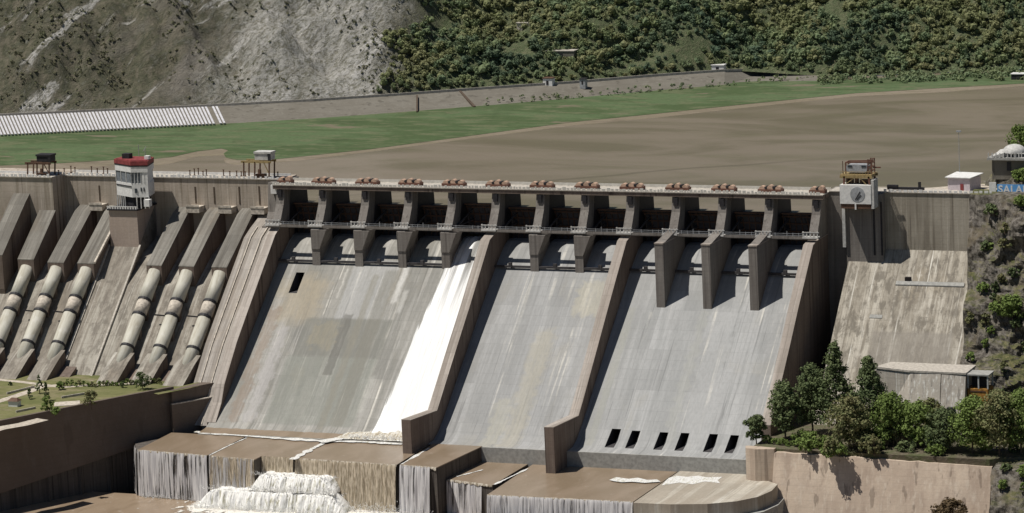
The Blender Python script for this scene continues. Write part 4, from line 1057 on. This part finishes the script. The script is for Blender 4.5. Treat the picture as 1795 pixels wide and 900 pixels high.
# the white stream in the fifth bay
def strm(a, b):
    y = 1-(91)*b; x1 = 5*P-1.95; xl_ = 76.0+.09*y; xl_ = max(xl_, 4*P+1.8) if b < .18 else xl_
    x = xl_+(x1-xl_)*a; h = .35+.5*abs(noise.noise(Vector((x*.5, y*.05, 0))))+.25*abs(noise.noise(Vector((x*1.5, y*.15, 2))))
    return (x, y, lin(CH, y)+h*.9)
tag(sheet(strm, 60, 160).build('white_water', M_['stream'], smooth=True), kind='structure')
# splash spreading at its foot
tag(sheet(lambda a, b: (64+34*a+(-6*b), -72-18*b, -83.9-2.3*b+(.4+.9*abs(noise.fractal(Vector((a*9, b*6, 1)), 1, 2, 4)))*(1-abs(2*b-1)**3)*(min(1, a*2.5))), 60, 30).build('foam', foamm('splash_foam', (.84, .80, .70), (.50, .43, .31), .47), smooth=True), kind='stuff')

# falls on block faces: rippled sheets just in front of each face
def fall(p, q, zt_, zb_, mat, name='waterfall', out=1.1, seed=0, nx=60, nz=16):
    p = Vector(p); q = Vector(q); d = (q-p).normalized(); nn = Vector((d.y, -d.x))
    def f(a, b):
        c = p.lerp(q, a); o_ = .15+out*(b**.6)+.35*noise.noise(Vector((a*(q-p).length*.9+seed, b*.8, seed)))
        return (c.x+nn.x*o_, c.y+nn.y*o_, zt_+(zb_-zt_)*b)
    return struct(sheet(f, nx, nz).build(name, M_[mat], smooth=True))
fall((-12, -121), (20, -124.6), -86.85, -105, 'fall', seed=1)
fall((-18, -112), (-12.2, -121), -87.5, -105, 'fallthin', seed=2)
fall((21, -124.7), (41.4, -127.1), -86.85, -104, 'fallthin', seed=3)
fall((21, -124.7), (41.4, -127.1), -86.85, -104, 'fallbrown', seed=13, out=.6)
fall((41.6, -121), (55.1, -121), -86.85, -97, 'fallbrown', seed=4)
fall((56.5, -122), (99.4, -124), -86.85, -106, 'fallbrown', seed=5, nx=120, nz=30, out=2.2)
fall((102, -126.1), (114.8, -127.3), -86.25, -107, 'fall', seed=6, out=1.5); fall((102, -126.1), (114.8, -127.3), -86.25, -107, 'fall', seed=16, out=2.2)
fall((118.7, -121), (134.5, -124.6), ZB, -108, 'fall', seed=7)
fall((143.2, -140.6), (200, -139.6), ZB, -101, 'fall', seed=8, nx=120)
# lower steps under the broad slab
sl_ = thing('apron_block', 'stepped ledge below the broad lower slab with streaming falls', 'concrete block', (170, -143, -112), 'blocks of the spillway apron')
m = MB()
for i, (xa, xb) in enumerate(((146, 158), (160, 172), (174, 186), (188, 200))): m.plan([(xa, -145-random.random()), (xb, -145), (xb, -139), (xa, -139)], -112, -99+random.uniform(-1, 1)-.5*i*0)
m.build('ledge', M_['block'], sl_)
fall((144, -146.3), (200, -146), -98.9, -110, 'fall', seed=9, nx=120)

# cascade of foam below blocks 2 and 3: tumbling steps
def raw_mesh(m, name, mat):
    me = bpy.data.meshes.new(name); me.from_pydata(m.v, [], m.f); me.materials.append(mat); o = bpy.data.objects.new(name, me); COL.objects.link(o); return o
def cascm():
    n = N('white_cascade'); a = n.noise((.9, .25, .16), 6, .7, .35); b = n.noise((2.4, .6, .30), 5, .7, .2); X, Y, Z = n.xyz()
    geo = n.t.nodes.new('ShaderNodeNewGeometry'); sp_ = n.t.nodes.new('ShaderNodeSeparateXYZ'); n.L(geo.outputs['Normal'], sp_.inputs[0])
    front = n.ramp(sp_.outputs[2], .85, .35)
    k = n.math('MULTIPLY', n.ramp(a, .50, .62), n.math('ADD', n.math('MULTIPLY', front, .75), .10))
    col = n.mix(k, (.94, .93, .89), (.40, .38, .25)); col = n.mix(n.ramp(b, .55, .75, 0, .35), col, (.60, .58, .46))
    n.bump(n.mix(.5, a, b), .6, .8); return n.done(col, .65)
M_['casc'] = cascm()
def tier(x0, x1, y0, y1, zt_, zb_, seed):
    def f(a, b):
        x = x0+(x1-x0)*a; env = min(1, a*(9+7*noise.noise(Vector((b*3, seed, 1)))), (1-a)*(9+7*noise.noise(Vector((b*3, seed, 4)))))**.7
        jag = 1.3*noise.noise(Vector((x*.16, seed, 0)))+.9*noise.noise(Vector((x*.55, seed, 3)))+.4*noise.noise(Vector((x*1.6, seed, 6)))
        hz = .7*noise.noise(Vector((x*.25, seed, 9)))
        if b < .40: t = b/.40; y = y0+(y1-y0)*t; z = zt_+hz-.25*t*t+.22*noise.noise(Vector((x*.8, y*.8, seed)))
        else: t = (b-.40)/.60; y = y1-3.2*t**.75; z = zt_+hz-.25+(zb_-zt_-hz+.25)*t**1.15
        z = zb_+(z-zb_)*env; y += jag*min(1, b*1.6)+.35*noise.fractal(Vector((x*1.1, z*.25, seed)), 1, 2, 4)*min(1, b*2)
        return (x, y, z)
    return tag(sheet(f, 260, 60).build('foam', M_['casc'], smooth=True), kind='stuff')
tier(40, 76, -121.2, -127.5, -92.6, -98.2, 1)
tier(19, 81, -125.0, -131.5, -98.2, -105.2, 5)
sr_ = random.Random(11); dm = MB()
for (xa, xb, ya, za, n__, hh) in ((40, 76, -127.5, -92.6, 500, 1.0), (40, 76, -130.5, -97.5, 900, 1.3), (19, 81, -131.5, -98.2, 700, 1.0), (18, 84, -135.5, -104.6, 2200, 1.7), (58, 102, -127.5, -105, 1500, 2.2), (-10, 22, -123.5, -105, 500, 1.2), (102, 116, -129.5, -106, 500, 2.0), (64, 96, -89, -85.6, 700, .8)):
    for _ in range(n__):
        p = Vector((sr_.uniform(xa, xb), ya+sr_.gauss(0, .8), za+abs(sr_.gauss(0, 1))*hh*.7)); r = sr_.uniform(.06, .24); k_ = len(dm.v)
        dm.v += [tuple(p+Vector(q)*r) for q in ((1, 0, -.6), (-.6, .9, -.6), (-.6, -.9, -.6), (0, 0, 1))]
        dm.f += [(k_, k_+1, k_+3), (k_+1, k_+2, k_+3), (k_+2, k_, k_+3), (k_, k_+2, k_+1)]
tag(raw_mesh(dm, 'spray', M_['rimw']), kind='stuff')
def spread():
    n = N('spreading_pool_foam'); a = n.noise((.30, .16, .3), 7, .72, .8); b = n.noise((1.6, .8, 1), 5, .7, .3); X, Y, Z = n.xyz()
    near = n.ramp(Y, -150, -133); col = n.mix(n.ramp(b, .42, .66, 0, .6), (.88, .86, .80), (.52, .44, .33))
    lf = n.ramp(X, 8, 24); rt = n.ramp(X, 100, 116, 1, 0)
    al = n.ramp(n.math('ADD', a, n.math('MULTIPLY', n.math('MULTIPLY', near, n.math('MULTIPLY', lf, rt)), .34)), .60, .70)
    n.put(n.b.inputs['Alpha'], al); n.bump(b, .3, .7); return n.done(col, .7)
tag(sheet(lambda a, b: (-6+128*a, -124-34*b, -105.05+.5*abs(noise.fractal(Vector((a*40, b*10, 1)), 1, 2, 4))*max(0, 1-b*1.3)), 200, 40).build('foam', spread(), smooth=True), kind='stuff')
for (px_, py_), (qx_, qy_), z_ in (((-12, -121), (20, -124.6), ZA), ((21, -124.7), (41.3, -127.1), ZA), ((56.4, -122.1), (99.6, -124.1), ZA), ((102, -126.2), (117.4, -127.6), ZA+.6), ((118.8, -121.1), (139.2, -126.1), ZB), ((143.2, -140.6), (200, -139.6), ZB)):
    m = MB(); k_ = 60
    for i in range(k_+1):
        x = px_+(qx_-px_)*i/k_; y = py_+(qy_-py_)*i/k_; w1 = .25+.9*abs(noise.noise(Vector((x*.35, y, 3))))
        m.v += [(x, y+w1, z_+.03), (x, y-.12, z_+.06), (x, y-.22, z_-.5-1.2*abs(noise.noise(Vector((x*.8, 1, y)))))]
    for i in range(k_):
        for j in (0, 1): m.f.append((3*i+j, 3*i+j+1, 3*i+4+j, 3*i+3+j))
    tag(m.build('foam', M_['rim'], smooth=True), kind='stuff')

# ================================================================== FAR EMBANKMENT
em = thing('embankment', 'long grey stone embankment along the far meadow', 'embankment', atz(700, 198, WZ))
bp = [(-80, 244), (0, 240), (200, 231), (400, 219), (550, 210), (700, 199), (850, 187), (1000, 174), (1130, 162), (1270, 150), (1340, 146), (1440, 145)]
tpx = [(-80, 207), (0, 204), (200, 195), (400, 186), (550, 178), (700, 168), (850, 157), (1000, 147), (1130, 136), (1270, 126), (1340, 125), (1440, 128)]
BW = [atz(u, v, WZ) for u, v in bp]; TW = [atz(u, v, WZ+5 if u < 1300 else WZ+2) for u, v in tpx]
m = MB(); n = len(BW)
for a, b in zip(BW, TW): m.v += [tuple(a+Vector((0, 0, -.5))), tuple(b), (b.x-1.5, b.y+8, b.z), (b.x-1.5, b.y+8, WZ-2)]
for i in range(n-1):
    for j in range(3): m.f.append((4*i+j, 4*i+j+1, 4*i+5+j, 4*i+4+j))
m.build('face', M_['emb'], em)
q = MB()
for a, b in zip(TW[:-2], TW[1:-1]): q.beam(a+Vector((0, .3, .6)), b+Vector((0, .3, .6)), .6, 1.3)
q.build('parapet', M_['coping'], em)
for (u0, v0, u1, v1, w_) in ((731, 168, 731, 197, .8), (806, 160, 832, 188, 1.2)):
    a = at(u0, v0, (0, 0, 1), WZ+5); b = atz(u1, v1, WZ+.2)
    MB().beam(a, b, w_, .8).build('gully', M_['stain'], em)
# white slabs at the left end
rv = thing('slab_revetment', 'rows of white slanting slabs on the left end of the embankment', 'revetment', atz(200, 230, WZ))
for i in range(66):
    u = -18+i*6.2
    if 372 < u < 378: continue
    vt = 204-u*.0455+2; vb = 240-u*.0525-2
    a = atz(u-7, vt, WZ+5.1); b = atz(u+7, vb, WZ+.5); a2 = atz(u-3.2, vt, WZ+5.1); b2 = atz(u+10.8, vb, WZ+.5)
    m = MB(); up = Vector((0, -.35, .8)); m.v = [tuple(p+up*k) for k in (0, .8) for p in (a, a2, b2, b)]
    m.f = [(3, 2, 1, 0), (4, 5, 6, 7), (0, 1, 5, 4), (1, 2, 6, 5), (2, 3, 7, 6), (3, 0, 4, 7)]
    m.build('slab', M_['slab'], rv)
# small far buildings
def small(name, label, cat, u, v, z, w_, d_, h, wm, rm):
    p = at(u, v, (0, 0, 1), z) if z is not None else (onhill(u, v) or atz(u, v, WZ+5)); t = thing(name, label, cat, p, absolute=False)
    MB().box(-w_/2, w_/2, 0, d_, -2, h).build('wall', M_[wm], t); MB().box(-w_/2-.3, w_/2+.3, -.3, d_+.3, h+.01, h+.4).build('roof', M_[rm], t)
    MB().box(-w_*.15, w_*.1, -.08, .05, .2, h*.7).build('door', M_['dark'], t)
small('hut', 'tiny white hut behind the far embankment parapet', 'hut', 960, 150, WZ+5, 5, 4, 3.4, 'white', 'rust')
small('booth', 'small dark booth on the far embankment parapet', 'booth', 1021, 149, WZ+5, 3, 3, 2.8, 'grey', 'dark')
small('hut', 'white hut at the right end of the far embankment', 'hut', 1258, 124, WZ+5, 6.5, 4, 2.6, 'white', 'white')
small('boat_house', 'white-roofed shed on the far shore at the right edge', 'shed', 1788, 140, WZ+.2, 9, 5, 2.6, 'dark', 'white')
small('retaining_house', 'pale flat roofed platform house among the hillside trees', 'building', 982, 104, None, 15, 6, 4.0, 'emb', 'coping')
small('hillside_wall', 'short pale wall high among the hillside trees', 'wall', 920, 48, None, 9, 2, 2.0, 'coping', 'coping')

# ================================================================== TREES
def leafball(m, c, r, n_, sz, rnd, squash=.8):
    for _ in range(n_):
        d = Vector((rnd.gauss(0, 1), rnd.gauss(0, 1), rnd.gauss(0, 1)))
        if d.length < 1e-3: continue
        d.normalize(); p = c+Vector((d.x*r, d.y*r, d.z*r*squash))*(rnd.uniform(.35, 1.2))
        nn = (d+Vector((rnd.uniform(-.6, .6), rnd.uniform(-.6, .6), rnd.uniform(-.2, .9)))).normalized()
        t = nn.cross(Vector((rnd.uniform(-1, 1), rnd.uniform(-1, 1), rnd.uniform(-1, 1)))).normalized(); b = nn.cross(t)
        s = sz*rnd.uniform(.6, 1.3); k = len(m.v)
        m.v += [tuple(p-t*s-b*s*.5), tuple(p+t*s*.2-b*s), tuple(p+t*s+b*s*.4), tuple(p-t*s*.3+b*s)]
        m.f.append((k, k+1, k+2, k+3))
def raw(m, name, mat, parent=None):
    me = bpy.data.meshes.new(name); me.from_pydata(m.v, [], m.f); me.materials.append(mat)
    o = bpy.data.objects.new(name, me); COL.objects.link(o)
    if parent: o.parent = parent
    return o
def crown(m, rnd, h, w_, cone, sz, dens=1.0, base=.22, c0=Vector((0, 0, 0))):
    nc = int(44*dens*(w_*h/90)**.5)+8
    for i in range(nc):
        t = rnd.random()**.8
        if cone: rr = w_/2*(1-t)**.75*rnd.uniform(.35, 1.0)+.2
        else: rr = w_/2*math.sqrt(max(.02, 1-(2*t-.85)**2/1.4))*rnd.uniform(.3, .95)
        a = rnd.uniform(0, 2*pi); zc = h*(base+(1-base)*t)
        br = w_*(.08+.09*rnd.random())*(1-.35*t if cone else 1); rr *= rnd.choice((1, 1, 1, 1.18)); zc *= rnd.choice((1, 1, 1.05))
        leafball(m, c0+Vector((rr*cos(a), rr*sin(a), zc-br*.5)), br, int(19*dens), sz*.9, rnd)
def tree(name, label, base, h, w_, mat, cone=False, seed=0, sz=.42, group=None, dens=1.3):
    rnd = random.Random(seed)
    t = thing(name, label, 'tree', base, group, absolute=False)
    q = MB(); q.bar((0, 0, -.5), (rnd.uniform(-.3, .3), 0, h*.8), .04*h**.9*.45+.12, 8, .05)
    for i in range(7):
        a = rnd.uniform(0, 2*pi); z = h*(.25+.08*i); r = w_*.36*(1-.08*i)
        q.bar((0, 0, z), (r*cos(a), r*sin(a), z+h*.10), .10, 5, .03)
    o = q.build('trunk', M_['bark']); o.parent = t
    m = MB(); crown(m, rnd, h, w_, cone, sz, dens); raw(m, 'crown', M_[mat], t)
    return t
def tz_at(u, v, y=None): return atz(u, v, TZ)
main = [ # u of foot, v of foot, height px, width px, cone, mat, label
 (1326, 776, 46, 34, 0, 'leaf_d', 'small dark round tree at the left end of the tan wall'),
 (1377, 772, 94, 52, 0, 'leaf_d', 'dark pointed tree in front of the spillway side wall'),
 (1425, 762, 110, 60, 0, 'leaf_d', 'grey green tree left of the tallest tree'),
 (1467, 768, 152, 70, 1, 'leaf_d', 'tallest dark tree in front of the pale slope'),
 (1525, 772, 132, 78, 1, 'leaf_d', 'tall forked tree left of the concrete block house'),
 (1490, 788, 84, 70, 0, 'leaf_b', 'brownish bushy tree at the wall edge below the tallest tree'),
 (1560, 780, 82, 70, 0, 'leaf_g', 'bright green bushy tree below the block house corner'),
 (1610, 784, 72, 60, 0, 'leaf_g', 'light green tree in front of the stained block house'),
 (1655, 790, 66, 62, 0, 'leaf_d', 'low dark tree in front of the block house opening'),
 (1705, 795, 88, 66, 0, 'leaf_g', 'green tree in front of the ochre cabin'),
 (1752, 800, 98, 70, 0, 'leaf_b', 'olive tree right of the ochre cabin'),
 (1790, 796, 100, 70, 0, 'leaf_g', 'green tree at the right picture edge above the wall end')]
for i, (u, v, hp, wp, cone, mat, lab) in enumerate(main):
    b = atz(u, v, TZ); b.z -= .2
    if b.x > 322: b.z = TZ
    tree('tree', lab, b, hp/4.25, wp/4.25, mat, bool(cone), 100+i, group='trees on the terrace', dens=1.8)
b = aty(1665, 908, -109.5); tree('bush', 'brown dry bush at the foot of the tan retaining wall', b, 6.5, 12, 'leaf_dry', False, 77, dens=1.6)
rnd = random.Random(5)
for i in range(26):
    u = rnd.uniform(1400, 1790); v = rnd.uniform(772, 800)
    b = atz(u, v, TZ)
    tree('bush', 'low green bush along the top of the tan retaining wall', b, rnd.uniform(3.5, 9), rnd.uniform(5, 8), rnd.choice(('leaf_d', 'leaf_g', 'leaf_b', 'leaf_g')), False, 300+i, group='bushes above the retaining wall', dens=1.0)
for i in range(9):
    b = atz(1345+i*13, 777+i*1.5, TZ)
    tree('bush', 'small hedge bush at the left end of the tan retaining wall', b, rnd.uniform(1.8, 3.2), rnd.uniform(3, 4.5), 'leaf_g', False, 340+i, group='hedge at the left end of the retaining wall', dens=.8, sz=.32)
for i in range(14):
    u = rnd.uniform(1440, 1795); v = rnd.uniform(762, 786)
    tree('tree', 'bushy tree in the dense row between the tall trees and the tan wall', atz(u, v, TZ), rnd.uniform(9, 17), rnd.uniform(8, 13), rnd.choice(('leaf_d', 'leaf_g', 'leaf_b', 'leaf_g')), False, 900+i, group='dense row of terrace trees', dens=1.3)
# shrubs on the abutment rock
dg = bpy.context.evaluated_depsgraph_get(); dg.update()
def cast(u, v):
    r = (Dv+Rv*((u-897.5)/FPX)+Uv*((450-v)/FPX)).normalized()
    ok, loc, nrm, idx, ob, mt = S.ray_cast(dg, CAM, r); return (loc, ob) if ok else (None, None)
shr = []
for i in range(34):
    u = rnd.uniform(1700, 1800); v = rnd.uniform(360, 880)
    loc, ob = cast(u, v)
    if loc is None or ob.name.split('.')[0] not in ('rocky_abutment',): continue
    shr.append((u, v, loc))
for i, (u, v, loc) in enumerate(shr):
    tree('bush', 'scrubby bush growing on the rocky right bank', loc-Vector((0, 0, .4)), rnd.uniform(2, 5.5), rnd.uniform(3, 6.5), rnd.choice(('leaf_d', 'leaf_g', 'leaf_b')), False, 400+i, group='bushes on the rocky right bank', dens=.9)
for (u, v, h, w_, lab) in ((1788, 262, 11, 11, 'bright green tree behind the domed pavilion'), (1790, 318, 6, 7, 'dark green bush between the pavilion and the blue sign'), (1775, 556, 10, 11, 'bright green bush in a dark rock hollow at right'), (1748, 552, 6, 6, 'small green bush left of the rock hollow')):
    loc, ob = cast(u, v)
    y_ = 30 if v < 300 else 12
    b = loc if (v > 400 and loc) else aty(u, v, y_)
    tree('tree', lab, b-Vector((0, 0, h*.15)), h, w_, 'leaf_g', False, 500+int(u), dens=1.5)
# garden trees
gt = [(250, 683, 30, 26, 0, 'leaf_d', 'round dark bush in front of the anchor blocks'), (70, 690, 30, 12, 1, 'leaf_d', 'slim dark conifer at the path junction'), (82, 703, 32, 10, 1, 'leaf_d', 'narrow dark cypress beside the courtyard'),
      (52, 700, 18, 10, 1, 'leaf_d', 'short conical shrub left of the narrow cypress'), (84, 724, 28, 24, 0, 'leaf_g', 'leafy green tree at the edge of the shaded wall'), (98, 728, 14, 16, 0, 'leaf_g', 'low green bush beside the leafy tree at the wall edge'),
      (160, 716, 30, 26, 0, 'leaf_b', 'dry yellowish bush at the wall edge'), (216, 680, 12, 8, 1, 'leaf_d', 'tiny cone shrub below the pale anchor block'), (18, 676, 6, 6, 1, 'leaf_d', 'tiny shrub on the lawn at the left edge'), (105, 684, 14, 14, 0, 'leaf_g', 'green bush where the garden paths meet')]
for i, (u, v, hp, wp, cone, mat, lab) in enumerate(gt):
    tree('garden_tree', lab, atz(u, v, GZ), hp/4.2, wp/4.2, mat, bool(cone), 600+i, sz=.3, group='garden trees and bushes', dens=1.2)
for i in range(26):
    u = 105+i*7; v = 676-abs(i-9)*.2+rnd.uniform(-1, 2)+(0 if u > 170 else 2)
    tree('bush', 'small clipped bush in the row below the anchor blocks', atz(u, v, GZ), rnd.uniform(1.2, 3.2), rnd.uniform(1.6, 2.6), rnd.choice(('leaf_b', 'leaf_g')), False, 650+i, sz=.3, group='row of small garden bushes', dens=.6)

# ---- forest on the far hillside
protos = []
fm = ['leaf_f', 'leaf_f', 'leaf_f2', 'leaf_f', 'leaf_b']
for k in range(5):
    h = (7.5, 9, 6.5, 8, 6)[k]; w_ = (7, 7.5, 7.5, 6, 6.5)[k]
    protos.append((h, w_, k))
def hill_xy():
    x = rnd.uniform(-112, 330); s = rnd.random()**1.1*120+1; return x, s
def ico(sub):
    bm = bmesh.new(); bmesh.ops.create_icosphere(bm, subdivisions=sub, radius=1); v = [p.co.copy() for p in bm.verts]; f = [tuple(x.index for x in q.verts) for q in bm.faces]; bm.free(); return v, f
IV, IF = ico(1)
def lumps(m, c0, h, w_, rnd, n_=2):
    for k in range(n_):
        a = rnd.uniform(0, 2*pi); r = w_*rnd.uniform(.05, .30)*(k > 0); R_ = w_*rnd.uniform(.20, .32); sd = rnd.uniform(0, 50)
        c = c0+Vector((r*cos(a), r*sin(a), h*rnd.uniform(.38, .72))); b = len(m.v)
        for v in IV:
            d = 1+.45*noise.noise(v*1.7+Vector((sd, 0, 0)))+.22*noise.noise(v*4.2+Vector((0, sd, 0)))
            m.v.append(tuple(c+Vector((v.x*R_*d, v.y*R_*d, v.z*R_*d*rnd.uniform(.82, .9)*1.05))))
        m.f += [(x+b, y+b, z+b) for x, y, z in IF]
def fartree(m, c0, h, w_, rnd):
    lumps(m, c0, h, w_, rnd)
    for k in range(9):
        a = rnd.uniform(0, 2*pi); q_ = rnd.uniform(.1, .36); leafball(m, c0+Vector((w_*q_*cos(a), w_*q_*sin(a), h*rnd.uniform(.38, .86))), w_*.24, 11, .11*w_**.6+.08, rnd)
pts = []; cell = {}
tries = 0
while len(pts) < 4600 and tries < 160000:
    tries += 1
    x = rnd.uniform(-112, 330); s = rnd.random()*84+1.5
    edge = -98+16*noise.noise(Vector((s*.05, 3, 0)))
    if x < edge: continue
    op = noise.noise(Vector((x*.035, s*.05, 6)))+.5*noise.noise(Vector((x*.11, s*.13, 2)))
    if op < -.42: continue
    key = (int(x/2.0), int(s/2.0))
    if any((key[0]+i, key[1]+j) in cell and math.hypot(cell[(key[0]+i, key[1]+j)][0]-x, cell[(key[0]+i, key[1]+j)][1]-s) < 1.75 for i in (-1, 0, 1) for j in (-1, 0, 1)): continue
    cell[key] = (x, s); pts.append((x, s))
pts.sort(key=lambda p: p[1])
first = {}
rest = MB(); rest2 = MB(); rest3 = MB()
for i, (x, s) in enumerate(pts):
    b = hillpt(x, s)-Vector((0, 0, 1.0)); k = rnd.randrange(5)
    if i < 140:
        sc = rnd.uniform(.3, .75)
        if k not in first:
            t = thing('hillside_tree', 'dense tree in the lowest row of the far hillside forest', 'tree', b, 'lowest trees of the far hillside forest', absolute=False)
            q = MB(); q.bar((0, 0, -.5), (.1, 0, protos[k][0]*.6), .22, 6, .08); o = q.build('trunk', M_['bark']); o.parent = t
            m = MB(); fartree(m, Vector((0, 0, 0)), protos[k][0], protos[k][1], rnd); raw(m, 'crown', M_[fm[k]], t); first[k] = t
        else: copy_thing(first[k], b, rnd.uniform(0, 6), (sc, sc, sc*rnd.uniform(.85, 1.2)))
    else:
        h, w_, _ = protos[k]; sc = rnd.choice((.3, .4, .45, .55, .6, .7, .95))*rnd.uniform(.85, 1.15)
        v_ = noise.noise(Vector((x*.022, s*.03, 1)))+rnd.uniform(-.3, .3)
        fartree(rest2 if v_ > .10 else (rest3 if v_ < -.22 else rest), b, h*sc, w_*sc, rnd)
tag(raw(rest3, 'forest', M_['leaf_f3']), kind='stuff')
tag(raw(rest, 'forest', M_['leaf_f']), kind='stuff'); tag(raw(rest2, 'forest', M_['leaf_f2']), kind='stuff')
# scrub on the rocky left hillside
sc_ = MB()
for i in range(5200):
    x = rnd.uniform(-330, -84); s = rnd.random()*125+2
    nv = noise.noise(Vector(((x+s*.8)*.05, s*.02, 7)))+.35*noise.noise(Vector((x*.2, s*.2, 3)))
    if -195 < x < -112 and rnd.random() < .72: continue
    if nv < -.04: continue
    b = hillpt(x, s); r = rnd.uniform(.4, 1.5); leafball(sc_, b+Vector((0, 0, r*.3)), r, 12, .42, rnd)
tag(raw(sc_, 'scrub', leafmat('scrub_foliage', (.15, .165, .09), (.20, .19, .115), (.26, .24, .16), .12)), kind='stuff')
# low scrub along the embankment foot and far shore
sb = MB()
for i in range(120):
    u = rnd.uniform(850, 1440); f = rnd.random()
    vt = 157-(u-850)*.073; vb = 187-(u-850)*.083
    v = vb-(vb-vt)*f*.5
    b = atz(u, max(v, 128), WZ+3*f); leafball(sb, b, rnd.uniform(.5, 1.3), 10, .4, rnd)
for i in range(190):
    u = rnd.uniform(1435, 1800); v = rnd.uniform(126, 146)-(u-1435)*.022
    b = atz(u, v, WZ+1); leafball(sb, b, rnd.uniform(1.0, 3.2), 34, .55, rnd)
tag(raw(sb, 'shore_scrub', M_['leaf_f']), kind='stuff')

for o in bpy.data.objects:
    if '_abs' in o: del o['_abs']
